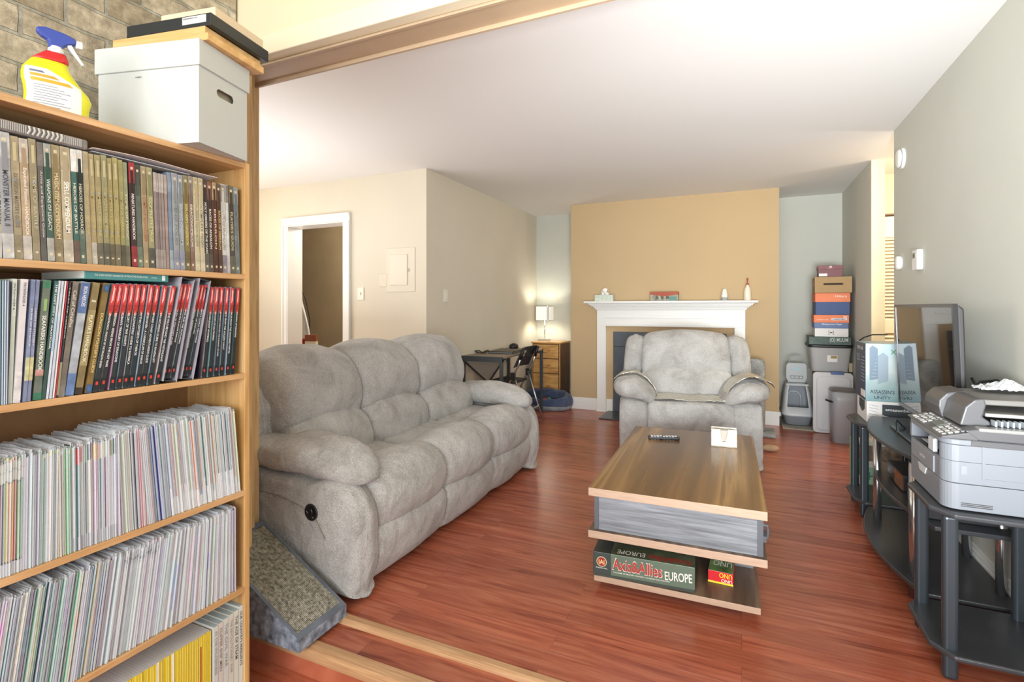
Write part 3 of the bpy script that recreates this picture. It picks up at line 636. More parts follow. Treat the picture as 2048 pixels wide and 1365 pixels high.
tag(MB().tube([(-2.45+.05*cos(a*.9)+.02*sin(a*2.3), 4.66+.07*sin(a)+.009*a, DZ+.006+.03*abs(sin(a*1.7))) for a in [i*.35 for i in range(34)]], .004, 6).build('power_cable', M_black, None, smooth=True), 'tangled black power cable beside the laptop on the desk', 'cable')
tag(MB().lathe([(.03, 0), (.05, .012), (.052, .03), (.045, .052), (.02, .065)], n=22, sx=1, sy=1.25).build('headset', M_blk, None, loc=(-2.40, 5.40, DZ), smooth=True), 'dark rounded headset at the far end of the desk', 'headset')
tag(MB().tube([(-2.2, 4.72, DZ-.02), (-2.17, 4.76, .62), (-2.19, 4.78, .52), (-2.28, 4.72, .46), (-2.4, 4.66, .45)], .004, 6).build('hanging_cable', M_black, None, smooth=True), 'black cable hanging down from the front of the desk', 'cable')
# folding chair
FC = thing('folding_chair', 'black and chrome folding chair tucked in at the desk', 'chair', (-1.955, 4.93, 0))
M_chr = mat((196, 198, 200), .22, metal=.9)
for s in (-1, 1):
    y = s*.20
    MB().tube([(-.04, y, .80), (-.10, y, .62), (-.20, y, .44), (-.40, y, .02)], .011, 10).build('front_leg', M_chr, FC, smooth=True)
    MB().tube([(-.155, y*.93, .53), (-.06, y*.93, .25), (.03, y*.93, .0)], .010, 10).build('rear_leg', M_chr, FC, smooth=True)
    MB().tube([(-.04, y, .802), (-.075, y, .69)], .016, 10).build('frame_sleeve', M_blk, FC, smooth=True)
    MB().box(-.18, y-.016, .48, -.13, y+.016, .555).build('hinge_bracket', M_blk, FC, bevel=.004)
MB().tube([(-.03, -.18, .16), (-.03, .18, .16)], .008, 8).build('crossbar', M_chr, FC)
MB().box(-.46, -.19, .43, -.16, .19, .455).build('seat', M_blk, FC, bevel=.01, seg=3)
def bk(u, v): return (-.045-.10*(1-v)-.03*(1-(2*u-1)**2), -.19+.38*u, .60+.205*v)
bb = MB(); nu, nv = 17, 7
vs = [bk(i/(nu-1), j/(nv-1)) for j in range(nv) for i in range(nu)]
fs = [(j*nu+i, j*nu+i+1, (j+1)*nu+i+1, (j+1)*nu+i) for j in range(nv-1) for i in range(nu-1) if not (j in (3, 4) and 6 <= i <= 9)]
bb.add(vs, fs).build('backrest', M_blk, FC, solid=.012, smooth=False)
# three-drawer oak chest with lamp
M_oak = wood('honey_oak', [(.3, (176, 124, 66)), (.5, (206, 156, 92)), (.7, (222, 176, 112))], (1.3, 1.3, 9), .4, 4, .1)
M_oakside = wood('brown_side', [(.3, (104, 76, 50)), (.6, (134, 104, 76)), (.8, (150, 120, 92))], (9, 9, 1), .5)
DR = thing('chest_of_drawers', 'small three-drawer oak chest carrying the table lamp', 'drawers', (-2.26, 6.1, 0))
cb_ = MB(); cb_.box(-.185, 0, 0, .19, .38, .755, 1); cb_.box(-.185, -.002, 0, .185, .0, .755, 0); cb_.build('carcass', [mat((96, 66, 36), .6), M_oakside], DR, bevel=.002)
MB().box(-.20, -.02, .755, .20, .385, .775).build('top', M_oak, DR, bevel=.004, seg=3)
M_brass = mat((176, 150, 104), .3, metal=.9)
MB().box(-.185, -.012, 0, -.176, 0, .755).build('stile', M_oak, DR); MB().box(.176, -.012, 0, .185, 0, .755).build('stile', M_oak, DR)
for z0, z1 in ((.572, .745), (.385, .562), (.06, .375)):
    d = MB().box(-.172, -.018, z0, .165, 0, z1).build('drawer', M_oak, DR, bevel=.005, seg=2)
    zc = z0+(z1-z0)*.5
    h = MB(); h.tube([(-.045, -.018, zc+.012), (-.047, -.034, zc+.012), (-.03, -.042, zc-.008), (0, -.046, zc-.014), (.03, -.042, zc-.008), (.047, -.034, zc+.012), (.045, -.018, zc+.012)], .0048, 8)
    h.build('handle', M_brass, d, smooth=True)
tl = thing('table_lamp', 'lit table lamp with square pale shade and chrome stem on the oak chest', 'lamp', (-2.345, 6.27, .775))
MB().box(-.075, -.05, 0, .06, .05, .032).build('base', mat((214, 214, 206), .12, metal=.4), tl, bevel=.003)
MB().tube([(0, 0, .03), (0, 0, .30)], .007, 10).build('stem', M_chr, tl, smooth=True)
shm = newmat('lamp_shade', .8); nt, N, L, b = nodes(shm); b.inputs['Base Color'].default_value = C(246, 244, 232); b.inputs['Emission Color'].default_value = (1, .96, .86, 1); b.inputs['Emission Strength'].default_value = .3
b.inputs['Transmission Weight'].default_value = 0
sh = MB(); 
sh.lathe([(.10, .27), (.10, .455)], n=32, pw=5); sh.f = sh.f[:-2]; sh.m = sh.m[:-2]
shade = sh.build('lamp_shade', shm, tl, solid=.002)
for z in (.268, .452): 
    q = MB().lathe([(.102, z), (.102, z+.006)], n=32, pw=5); q.f = q.f[:-2]; q.m = q.m[:-2]; q.build('shade_trim', M_chr, tl, solid=.003)
for a in (-.098, .070, .088): MB().box(a, -.103, .268, a+.007, -.1005, .456).build('shade_strip', mat((110, 112, 110), .3, metal=.6), tl)
point('table_lamp_bulb', (-2.345, 6.27, .775+.36), 3.0, (1, .96, .87), .03)
# dog bed with toy
M_navy = fabric('navy_bolster', (66, 78, 108), (48, 56, 82), (88, 100, 130), 6, 140, .7); M_bedin = fabric('bed_inner', (132, 136, 142), (104, 110, 120), (166, 170, 172), 8, 140, .7)
DB = thing('dog_bed', 'oval navy blue pet bed on the floor before the oak chest', 'pet bed', (-2.17, 5.82, 0))
ring = [(.29*cos(2*pi*k/40), .165*sin(2*pi*k/40), .095+.025*sin(2*pi*k/40)) for k in range(40)]
MB().tube(ring, [.05+.008*sin(2*pi*k/40)+.004*sin(2*pi*k/40*9) for k in range(40)], 16, closed=True, rz=1.6).build('bolster', M_navy, DB, smooth=True)
MB().lathe([(.30, 0.0), (.325, .02), (.33, .05), (.26, .075), (.1, .085), (.01, .085)], n=40, sy=.66).build('cushion', M_bedin, DB, smooth=True)
ty = thing('rope_toy', 'small red and green pet toy lying in the navy bed', 'toy', (-2.13, 5.74, .105))
MB().tube([(.06*cos(a)*(.4+a*.12), .03*sin(a*1.7), .012+.006*sin(a*3)) for a in [i*.4 for i in range(16)]], .011, 8).build('rope', mat((190, 62, 66), .9, bump=.6, bscale=120), ty, smooth=True)
MB().tube([(.02, 0, .02), (.04, .01, .035), (.055, .015, .02)], .008, 8).build('tail', mat((86, 160, 92), .9), ty, smooth=True)

# closet things
jk = thing('hanging_jacket', 'pale grey jacket hanging inside the closet doorway', 'jacket', (-4.88, 4.62, .78))
M_jac = mat((226, 228, 232), .8, var=.12, vscale=9, bump=.8, bscale=22)
MB().grid(14, 18, lambda u, v: (-.14+.31*(u)*(1-.75*v**1.5)+.0, .05*sin(u*pi*1)-.06+.02*sin(8*u+3*v), .05+.72*v)).build('shell', M_jac, jk, solid=.02, smooth=True)
MB().tube([(.15, -.02, .06), (.165, -.02, .28), (.10, -.02, .52), (.0, -.02, .7)], .006, 6).build('zip', M_blk, jk)
b1 = onf(623, 680, 5.9)
cx_ = thing('cereal_box', 'white and brown carton standing in the closet', 'carton', (b1.x, b1.y, .47), R(20))
MB().box(-.065, -.03, 0, .065, .03, .36, 0).box(-.066, -.031, .355, .066, .031, .43, 1).build('carton', [mat((222, 214, 200), .6), mat((140, 78, 56), .6)], cx_, bevel=.002)
b1 = onf(606, 682, 5.95)
cx_ = thing('snack_carton', 'red and white carton leaning beside the closet wall', 'carton', (b1.x, b1.y, .47), R(-15))
MB().box(-.045, -.03, 0, .045, .03, .30, 0).box(-.046, -.031, .29, .046, .031, .38, 1).build('carton', [mat((214, 196, 190), .6), mat((170, 40, 44), .6)], cx_, bevel=.002)
cs_ = thing('closet_shelf', 'low white shelf unit inside the closet', 'shelf', (-4.75, 4.55, 0))
MB().box(-.55, -.1, .38, .75, .35, .47).build('board', M_trim, cs_); MB().box(-.55, -.08, 0, -.5, .35, .38).build('side', M_trim, cs_); MB().box(.7, -.08, 0, .75, .35, .38).build('side', M_trim, cs_)

# ================================================================== BACK RIGHT CORNER: boxes, bins, litter box
def carton(name, label, cat, x0, x1, yf, dep, z0, z1, mats, rz=0, lid=None, group=None):
    t = thing(name, label, cat, ((x0+x1)/2, yf+dep/2, z0), rz, group); w, h = (x1-x0)/2, z1-z0
    if lid: MB().box(-w, -dep/2, 0, w, dep/2, h-.004).build('box_body', mats[0], t, bevel=.002); MB().box(-w-.004, -dep/2-.004, h-lid, w+.004, dep/2+.004, h).build('lid', mats[1], t, bevel=.002)
    else: MB().box(-w, -dep/2, 0, w, dep/2, h).build('box_body', mats[0], t, bevel=.002)
    return t, w, dep/2, h
k = .00489; zz = lambda y: 1.22-(y-614.5)*k
YS = 5.82
def xs(a, b): return onx(a, 0, 1).x and ony(a, 600, YS).x, ony(b, 600, YS).x
M_card = mat((172, 142, 100), .75, var=.06); M_or = mat((232, 132, 88), .6, var=.05); M_bl = mat((62, 84, 130), .6, var=.05); M_wb = mat((232, 230, 228), .6)
# supporting carton on the floor
zb = [0, zz(745), zz(690), zz(674), zz(657), zz(630.5), zz(586.5), zz(554.5), zz(531.5)]
carton('storage_carton', 'plain brown cardboard carton on the floor under the clear storage bin', 'carton', .69, .95, YS+.08, .42, 0, zb[1], [M_card])
carton('small_carton', 'small tan cardboard box beside the clear storage bin', 'carton', .958, .987, YS+.10, .1, zb[1]+.001, zb[1]+.09, [mat((206, 192, 160), .7)])
M_clear = mat((196, 196, 196), .3, alpha=.75); M_clr2 = mat((222, 222, 224), .3, alpha=.85)
sb_ = thing('storage_bin', 'clear plastic storage bin with black lid under the stack of boxes', 'storage bin', (.795, YS+.2, zb[1]))
h = zb[2]-zb[1]
m = MB(); m.lathe([(.15, 0), (.155, .004), (.178, h-.04), (.182, h-.025)], n=40, sy=1.02, pw=8); m.build('tub', M_clear, sb_, smooth=False)
MB().lathe([(.186, h-.03), (.192, h-.022), (.192, h-.008), (.185, h-.001)], n=40, sy=1.02, pw=8).build('lid', M_blk, sb_)
lb = MB().box(-.03, -.176, .10, .055, -.1715, .165).build('label', M_wb, sb_); MB().box(0, -.178, .135, .05, -.176, .16).build('label_print', mat((150, 130, 60), .5), lb)
c, w, d, h = carton('game_box', 'dark green patterned box directly on the black bin lid', 'box', *xs(1619, 1703), YS-.02, .34, zb[2]+.001, zb[3]+.0, [mat((66, 88, 80), .5, var=.4, vscale=16)], R(-2))
text('print', '(O) MUUM', (0, -d-.0005, .02), (1, 0, 0), (0, 0, 1), .15, .05, mat((196, 206, 198), .5), c)
c, w, d, h = carton('paper_box', 'white lidless paper box with small square logo, above the dark green box', 'box', *xs(1632, 1699), YS+.01, .30, zb[3]+.001, zb[4], [M_wb], R(-3))
lo = MB(); lo.box(-.025, -d-.001, .02, -.022, -d, .06).box(.017, -d-.001, .02, .02, -d, .06).box(-.025, -d-.001, .02, -.015, -d, .023).box(.01, -d-.001, .02, .02, -d, .023).box(-.025, -d-.001, .057, -.015, -d, .06).box(.01, -d-.001, .057, .02, -d, .06).box(-.014, -d-.001, .036, .009, -d, .045)
lo.build('logo', mat((60, 60, 62), .5), c)
c, w, d, h = carton('paper_carton', 'orange and blue copy paper carton, the lower of the two', 'box', *xs(1630, 1698), YS, .30, zb[4]+.001, zb[5], [mat((104, 124, 166), .6), M_or], R(-2), .075)
text('lettering', 'Multipurpose Paper', (-w*.55, -d-.0006, .028), (1, 0, 0), (0, 0, 1), w*1.2, .02, M_wb, c); MB().box(0, -d-.006, h-.05, w*.92, -d-.004, h-.03).build('barcode_panel', M_wb, c)
text('lettering', 'HAMMERMILL', (.005, -d-.0066, h-.046), (1, 0, 0), (0, 0, 1), w*.85, .012, mat((80, 110, 150), .5), c)
MB().box(w*.7, -d-.006, h-.028, w*.92, -d-.004, h-.008).build('print_block', mat((230, 190, 168), .5), c); text('lettering', '10 REAMS OF PAPER', (-w*.85, -d-.0052, h-.05), (1, 0, 0), (0, 0, 1), w*.7, .008, M_wb, c)
c, w, d, h = carton('paper_carton', 'tall orange-lidded blue carton, the upper of the two', 'box', *xs(1632, 1700), YS, .30, zb[5]+.001, zb[6], [M_bl, M_or], R(-1), .088)
text('lettering', 'Hillary', (w*.15, -d-.0052, h-.048), (1, 0, 0), (0, 0, 1), w*.7, .026, mat((240, 222, 206), .5), c)
c, w, d, h = carton('handled_carton', 'brown cardboard carton with a long dark hand slot, second from the top of the stack', 'box', *xs(1631, 1705), YS-.03, .34, zb[6]+.001, zb[7], [M_card], R(-3))
m = MB(); m.prism([(-.085, .085), (-.075, .076), (.075, .076), (.085, .085), (.075, .094), (-.075, .094)], 'y', -d-.001, -d+.002); m.build('hand_slot', mat((52, 42, 32), .8), c)
m = MB(); m.lathe([(.001, 0), (.03, .0), (.03, .001)], n=16, sx=.5, sy=1); m.build('side_handle', mat((230, 220, 190), .6), c, loc=(-w-.002, -.02, .09), rot=(0, R(90), 0))
c, w, d, h = carton('shoe_box', 'maroon lidded shoe box on top of the stack', 'box', *xs(1639, 1687), YS, .26, zb[7]+.001, zb[8], [mat((112, 56, 58), .5), mat((122, 62, 64), .5)], R(-4), .035)
MB().box(-w+.005, -d-.001, .008, -w*.25, -d, .034).build('label', M_wb, c); MB().box(-.008, -d-.0055, h-.022, .012, -d-.004, h-.006).build('crest', mat((214, 190, 180), .5), c); text('lettering', 'CELLARS', (-.025, -d-.0052, h-.03), (1, 0, 0), (0, 0, 1), .05, .005, mat((214, 190, 180), .5), c)
# tall translucent storage box standing on end
tb = thing('underbed_box', 'translucent white plastic storage box standing on its end beside the litter box', 'storage bin', (.83, 5.74, 0), R(0))
m = MB()
def rr(x0, x1, z0, z1, r, n=5):
    P = []
    for cx, cz, a in ((x1-r, z1-r, 0), (x0+r, z1-r, 90), (x0+r, z0+r, 180), (x1-r, z0+r, 270)):
        for i in range(n+1): P.append((cx+r*cos(R(a+90*i/n)), cz+r*sin(R(a+90*i/n))))
    return P
x0, x1 = ony(1627, 600, 5.70).x-.83, .135
m.prism(rr(x0, x1, .003, .59, .035), 'y', 0, .03); m.build('rim', M_clr2, tb, bevel=.008, seg=3)
MB().prism(rr(x0+.03, x1-.02, .03, .55, .04), 'y', -.014, .01).build('lid_panel', M_clr2, tb, bevel=.01, seg=3)
MB().prism(rr(x0+.015, x1-.01, .015, .575, .03), 'y', .03, .09).build('tub', M_clear, tb)
MB().box(-.05, -.008, .572, .06, .035, .60).build('latch', mat((76, 100, 150), .4), tb, bevel=.003, label='blue latch')

# litter box
LB = thing('litter_box', 'grey and white hooded cat litter box with its flap propped open', 'litter box', (.522, 6.13, .012))
LB.scale = (.83, 1, 1)
M_lg = mat((150, 156, 164), .4); M_lw = mat((206, 212, 216), .4); M_lflap = mat((176, 182, 182), .35)
MB().lathe([(.125, 0), (.14, .01), (.165, .09), (.17, .10)], n=40, sy=1.35, pw=4.5).build('tray', M_lg, LB, smooth=True)
# hood with open front
def hood():
    m = MB(); n = 40; rows = [(.178, .10), (.182, .115), (.172, .13), (.166, .19), (.155, .27), (.140, .35), (.125, .40), (.09, .415)]
    def pt(r, a, z):
        ca, sa = cos(a), sin(a); e = 2/4.5; yy = r*1.35*math.copysign(abs(sa)**e, sa)
        if yy < 0: yy *= 1-.30*max(0, (z-.13)/.27)
        return (r*math.copysign(abs(ca)**e, ca), yy, z)
    vs = [pt(r, 2*pi*k_/n, z) for r, z in rows for k_ in range(n)]; fs = []
    for i in range(len(rows)-1):
        for k_ in range(n):
            am = 2*pi*(k_+.5)/n; p_ = pt(rows[i][0], am, rows[i][1])
            if 3 <= i <= 5 and p_[1] < -.08 and abs(p_[0]) < .122-.01*(i-3): continue
            fs.append((i*n+k_, i*n+(k_+1) % n, (i+1)*n+(k_+1) % n, (i+1)*n+k_))
    fs.append(tuple(range((len(rows)-1)*n, len(rows)*n))); return m.add(vs, fs)
hood().build('hood', M_lw, LB, solid=.005, smooth=True)
MB().prism([(-.11, .13), (.11, .13), (.095, .36), (.06, .385), (-.06, .385), (-.095, .36)], 'y', .17, .18).build('inner_back', M_lg, LB)
MB().tube([(-.09, .165, .14), (-.09, .16, .26), (-.05, .16, .30), (.03, .16, .30), (.065, .16, .26), (.065, .165, .14)], .012, 8).build('inner_ridge', M_lw, LB, smooth=True)
fm = MB()
for x0_, x1_, y_, z0_, z1_ in ((-.105, .105, -.06, .40, .56),): fm.prism([(-.095, .42), (.095, .42), (.12, .47), (.115, .60), (.09, .625), (-.09, .625), (-.115, .60), (-.12, .47)], 'y', -.035, -.02)
fl = fm.build('flap', M_lflap, LB, bevel=.006, seg=3)
MB().box(-.07, -.04, .46, .07, -.034, .49).build('vent_panel', mat((120, 124, 124), .5), fl)
for i in range(9): MB().box(-.062+i*.0145, -.042, .468, -.055+i*.0145, -.039, .484).build('vent_slot', mat((236, 238, 236), .5), fl)
MB().box(-.05, -.038, .545, .045, -.034, .575).build('sticker', mat((176, 200, 208), .5), fl)
MB().tube([(-.085, -.02, .62), (-.07, -.02, .675), (-.03, -.02, .695), (.03, -.02, .695), (.07, -.02, .675), (.085, -.02, .62)], .008, 8).build('carry_handle', M_lflap, LB, smooth=True)
MB().tube([(-.12, -.11, .405), (.12, -.11, .405)], .01, 8).build('hinge_bar', M_lw, LB)
tag(MB().prism([(ony(1557, 835, 6.3).x, 6.3), (onz(1566, 857, 0).x, 5.80), (onz(1655, 863, 0).x+.03, 5.78), (.90, 6.3)], 'z', .0005, .010).build('litter_mat', mat((168, 164, 150), .95, bump=.8, bscale=60, var=.15, vscale=40), None), 'beige litter mat under the litter box', 'mat')
# slim waste bin
tc_ = ony(1686, 800, 5.45)
WB = thing('waste_bin', 'tall slim grey waste bin with dark lid at the end of the white box', 'bin', (tc_.x+.005, 5.47, 0))
MB().lathe([(.092, .0), (.097, .004), (.106, .38), (.106, .46)], n=40, sy=1.1, pw=3.6).build('body', mat((160, 165, 172), .35, metal=.0), WB, smooth=True)
MB().lathe([(.108, .46), (.108, .468), (.098, .476)], n=40, sy=1.1, pw=3.6).build('lid', mat((96, 92, 88), .4), WB)
MB().tube([(-.08, -.07, .36), (-.125, -.10, .375), (-.15, -.12, .388)], .009, 8).build('handle', M_blk, WB, smooth=True)

# ================================================================== TV WALL
M_ebony = mat((58, 60, 64), .32, var=.22, vscale=7, bump=.1, bscale=120); M_ebedge = mat((74, 72, 72), .3, metal=.2)
M_post = mat((62, 70, 76), .28, metal=.45); M_tube = mat((190, 190, 192), .16, metal=.95)
def chamf(x0, x1, y0, y1, c):
    P = []
    for cx, cy, a in ((x1-c, y1-c, 0), (x0+c, y1-c, 90), (x0+c, y0+c, 180), (x1-c, y0+c, 270)):
        for i in range(4): P.append((cx+c*cos(R(a+30*i)), cy+c*sin(R(a+30*i))))
    return P
def end_table(loc, w, l, h, label, zl=.085):
    t = thing('end_table', label, 'side table', loc)
    oc = [(.05, 0), (w, 0), (w, l), (.05, l), (0, l-.07), (0, .07)]
    for nm, z in (('table_top', h), ('lower_shelf', zl+.016)):
        MB().prism(oc, 'z', z-.018, z).build(nm, M_ebony, t, bevel=.006, seg=3)
    for x in (.052, w-.05):
        for y in (.05, l-.035):
            q = MB(); q.box(x-.021, y-.016, 0, x+.021, y+.016, h-.018); q.build('post', M_post, t, bevel=.012, seg=4)
    return t
end_table((.572, 2.075, 0), .385, .375, .556, 'black two-tier end table carrying the grey printer, nearest the camera')
end_table((.598, 3.50, 0), .365, .36, .545, 'black two-tier end table carrying two boxes beyond the television stand')
# TV stand with bowed front
TV0, TV1, TVX = 2.506, 3.475, .955
TS = thing('tv_stand', 'black bow-fronted three-shelf television stand with chrome tubes along the right wall', 'tv stand', (0, 0, 0)); TS.location = (TVX, (TV0+TV1)/2, 0)
def bow(dm, de, L2):
    P = [(0, -L2), (0, L2)]
    for i in range(21):
        t = 1-2*i/20; P.append((-(de+(dm-de)*(1-t*t)), L2*t))
    return P
L2 = (TV1-TV0)/2
for nm, z, dm, de in (('top_shelf', .605, .375, .285), ('middle_shelf', .355, .335, .26), ('bottom_shelf', .092, .39, .30)):
    MB().prism(bow(dm, de, L2 if nm != 'middle_shelf' else L2-.015), 'z', z-.018, z).build(nm, M_ebony, TS, bevel=.004, seg=2)
for X_, Y__ in ((.931, 2.62), (.931, 2.96), (.66, 3.29), (.662, 2.655)):
    MB().cyl((X_-TVX, Y__-(TV0+TV1)/2, .0), (X_-TVX, Y__-(TV0+TV1)/2, .587), .019, 24).build('tube_leg', M_tube, TS, smooth=True)
# television
tvx = .775
TV = thing('television', 'black flat television on the stand, screen reflecting the game console box', 'television', (tvx, 3.025, .6055))
M_scr = newmat('screen', .035); nt, N, L, b = nodes(M_scr); b.inputs['Base Color'].default_value = C(52, 48, 46); b.inputs['IOR'].default_value = 2.6; b.inputs['Specular IOR Level'].default_value = .7; b.inputs['Metallic'].default_value = .55
M_bez = mat((30, 28, 30), .22)
tw, t0, t1 = .43, .075, .628
lean = lambda z: .02*(1-(z-t0)/(t1-t0))
m = MB()
for y0, y1, z0, z1 in ((-tw, -tw+.016, t0, t1), (tw-.016, tw, t0, t1), (-tw+.016, tw-.016, t0, t0+.02), (-tw+.016, tw-.016, t1-.016, t1)):
    m.prism([(lean(z0)-.004, z0), (lean(z1)-.004, z1), (lean(z1)+.012, z1), (lean(z0)+.012, z0)], 'y', y0, y1)
m.build('bezel', M_bez, TV)
MB().prism([(lean(t0+.02)-.001, t0+.02), (lean(t1-.016)-.001, t1-.016), (lean(t1)+.01, t1-.016), (lean(t0)+.01, t0+.02)], 'y', -tw+.016, tw-.016).build('screen', M_scr, TV)
MB().prism([(lean(t0)+.012, t0+.01), (lean(t1)+.012, t1-.003), (.034, t1-.02), (.038, t1-.15), (.045, t0+.05)], 'y', -tw+.003, tw-.003).build('rear_housing', mat((44, 42, 42), .5), TV, bevel=.006)
MB().box(-.085, -.26, 0, .14, .16, .012).build('pedestal_base', mat((36, 38, 40), .15), TV, bevel=.005)
MB().box(.02, -.08, .01, .05, .04, .12).build('pedestal_neck', M_bez, TV, bevel=.005)
# consoles on the middle shelf
gx = thing('game_console', 'black game console with vented top on the middle shelf of the television stand', 'console', (.80, 3.06, .3555))
MB().box(-.115, -.14, .006, .13, .14, .078, 0, top=1).build('case', [M_blk, mat((40, 42, 46), .5, bump=1, bscale=140)], gx, bevel=.003)
MB().box(-.117, -.138, .008, -.114, .0, .076).build('front_panel', mat((120, 66, 34), .12), gx); text('lettering', 'XBOX ONE', (-.1175, .12, .03), (0, -1, 0), (0, 0, 1), .06, .008, mat((180, 180, 180), .5), gx)  # brown panel colour stands for a reflection on the dark front
cb2 = thing('cable_box', 'second dark set-top box with a coiled cable, nearer the camera on the middle shelf', 'set-top box', (.80, 2.72, .3555))
MB().box(-.12, -.12, .0, .12, .12, .075).build('case', M_blk, cb2, bevel=.004); MB().box(-.1215, -.11, .006, -.12, .11, .07).build('front_panel', M_black, cb2)
tag(MB().tube([(.80+.085*cos(a), 2.73+.06*sin(a), .4375+.002*a) for a in [i*.4 for i in range(24)]], .005, 8).build('coiled_cable', M_black, None, smooth=True), 'black coiled cable lying on the dark set-top box', 'cable')
# two boxes on the far end table
wb_ = thing('battery_carton', 'white carton with dark hexagonal label under the game console box', 'box', (.667, 3.58, .5455), R(0))
bw, bh = .29, .1255
MB().box(0, 0, 0, bw, .27, bh).build('carton', M_wb, wb_, bevel=.004)
M_dk = mat((58, 66, 72), .4)
for p_ in (('front_label', [(.075, .11), (.26, .11), (.26, .05), (.167, .022), (.075, .05)]),):
    MB().prism(p_[1], 'y', -.0012, 0).build(p_[0], M_dk, wb_)
text('lettering', 'amazonbasics', (.09, -.0016, .074), (1, 0, 0), (0, 0, 1), .15, .016, M_wb, wb_)
MB().prism([(.20, .12), (.05, .12), (.05, .07), (.12, .045), (.20, .07)], 'x', -.0012, 0).build('side_label', M_dk, wb_)
for i in range(6): MB().tube([(.012, -.0012, .02+i*.017), (.055, -.0012, .012+i*.017)], .0007, 4).build('printed_line', M_dk, wb_)
xb = thing('console_box', 'tall boxed game console with pale blue cover on the far end table', 'box', (.662, 3.585, .6715))
bw, bh, bd = .30, .335, .29
M_pale = newmat('pale_cover', .3); nt, N, L, b = nodes(M_pale)
tc = N.new('ShaderNodeTexCoord'); sx = N.new('ShaderNodeSeparateXYZ'); L.new(tc.outputs['Object'], sx.inputs[0])
nn = N.new('ShaderNodeTexNoise'); nn.inputs['Scale'].default_value = 14; L.new(tc.outputs['Object'], nn.inputs['Vector'])
ad = N.new('ShaderNodeMath'); ad.operation = 'MULTIPLY_ADD'; ad.inputs[1].default_value = .25; L.new(nn.outputs[0], ad.inputs[0])
m2 = N.new('ShaderNodeMath'); m2.operation = 'MULTIPLY'; m2.inputs[1].default_value = 2.6; L.new(sx.outputs['Z'], m2.inputs[0]); L.new(m2.outputs[0], ad.inputs[2])
rp = ramp(nt, [(.1, (128, 164, 172)), (.4, (168, 190, 190)), (.6, (196, 208, 206)), (.95, (170, 192, 200))]); L.new(ad.outputs[0], rp.inputs[0]); L.new(rp.outputs[0], b.inputs['Base Color'])
M_navyb = mat((52, 62, 88), .4)
q = MB().box(0, 0, 0, bw, bd, bh, 0); q.m = [0]*6; q.m[5] = 1; q.m[1] = 0
q.build('carton', [M_pale, M_navyb], xb, bevel=.002)
M_dim = mat((120, 140, 158), .5); M_dim2 = mat((146, 164, 176), .5)
for j, P in enumerate(([(.02, .12), (.02, .31), (.035, .325), (.06, .305), (.06, .13)], [(.06, .10), (.06, .265), (.085, .285), (.11, .262), (.11, .12)], [(.25, .11), (.25, .27), (.275, .29), (.30, .30), (.30, .11)])):
    MB().prism(P, 'y', -.0008, 0).build('printed_building', M_dim if j != 1 else M_dim2, xb)
for i in range(6): MB().box(.03+i*.004, -.001, .14+i*.02, .055, -.0007, .145+i*.02).build('printed_window', M_dim2, xb)
m = MB(); m.tube([(.122, -.001, .275), (.146, -.001, .303)], .0022, 6).tube([(.146, -.001, .275), (.122, -.001, .303)], .0022, 6); m.build('cross_logo', mat((86, 150, 104), .5), xb)
text('lettering', 'XBOX', (.155, -.001, .281), (1, 0, 0), (0, 0, 1), .09, .018, mat((150, 160, 160), .5), xb)
inkm = mat((58, 68, 72), .5)
text('lettering', "ASSASSIN'S", (.022, -.001, .045), (1, 0, 0), (0, 0, 1), .118, .022, inkm, xb); text('lettering', 'CREED', (.055, -.001, .036), (1, 0, 0), (0, 0, 1), .055, .006, mat((96, 112, 118), .5), xb); text('lettering', 'UNITY', (.042, -.001, .014), (1, 0, 0), (0, 0, 1), .08, .017, inkm, xb)
text('lettering', 'XBOX ONE', (-.001, bd*.80, bh*.87), (0, -1, 0), (0, 0, 1), bd*.6, .02, mat((220, 226, 232), .5), xb)
for i in range(9):
    MB().box(-.001, bd*.55, bh*(.78-.035*i), 0, bd*.85, bh*(.765-.035*i)).build('printed_line', M_dim, xb) if i < 4 else None
    MB().box(-.001, bd*.12, bh*(.76-.06*i), 0, bd*.42, bh*(.74-.06*i)).build('printed_line', M_dim, xb) if i < 8 else None
MB().box(-.0012, bd*.04, bh*.05, 0, bd*.42, bh*.17).build('barcode_panel', M_wb, xb)
tag(MB().tube([(.68, 3.86, 1.008), (.70, 3.83, 1.03), (.735, 3.78, 1.05), (.79, 3.7, 1.055)], .004, 6).build('strap', M_black, None, smooth=True), 'thin black cable end curling above the console box', 'cable')
# green carton behind the far end table
gc = thing('snack_carton', 'green and white carton standing behind the far end table legs', 'carton', (.655, 3.90, 0))
MB().box(0, 0, 0, .28, .12, .36, 0, front=0).build('carton', mat((222, 222, 208), .5), gc, bevel=.002)
M_gr = mat((72, 150, 96), .5); M_ltg = mat((150, 200, 170), .5)
MB().box(.02, -.0012, .24, .28, 0, .34).build('printed_band', mat((150, 130, 110), .5, var=.6, vscale=40), gc); MB().prism([(0, .21), (.06, .26), (.06, .17), (0, .12)], 'y', -.0014, 0).build('printed_band', M_gr, gc)
MB().box(.07, -.0013, .03, .28, 0, .20).build('printed_band', M_ltg, gc); MB().box(0, -.0013, 0, .28, 0, .025).build('printed_band', M_gr, gc); text('lettering', 'HARVEST', (.085, -.002, .12), (1, 0, 0), (0, 0, 1), .16, .05, mat((40, 110, 74), .5), gc)
MB().box(-.0012, 0, 0, 0, .12, .36).build('printed_side', mat((130, 196, 150), .5), gc)

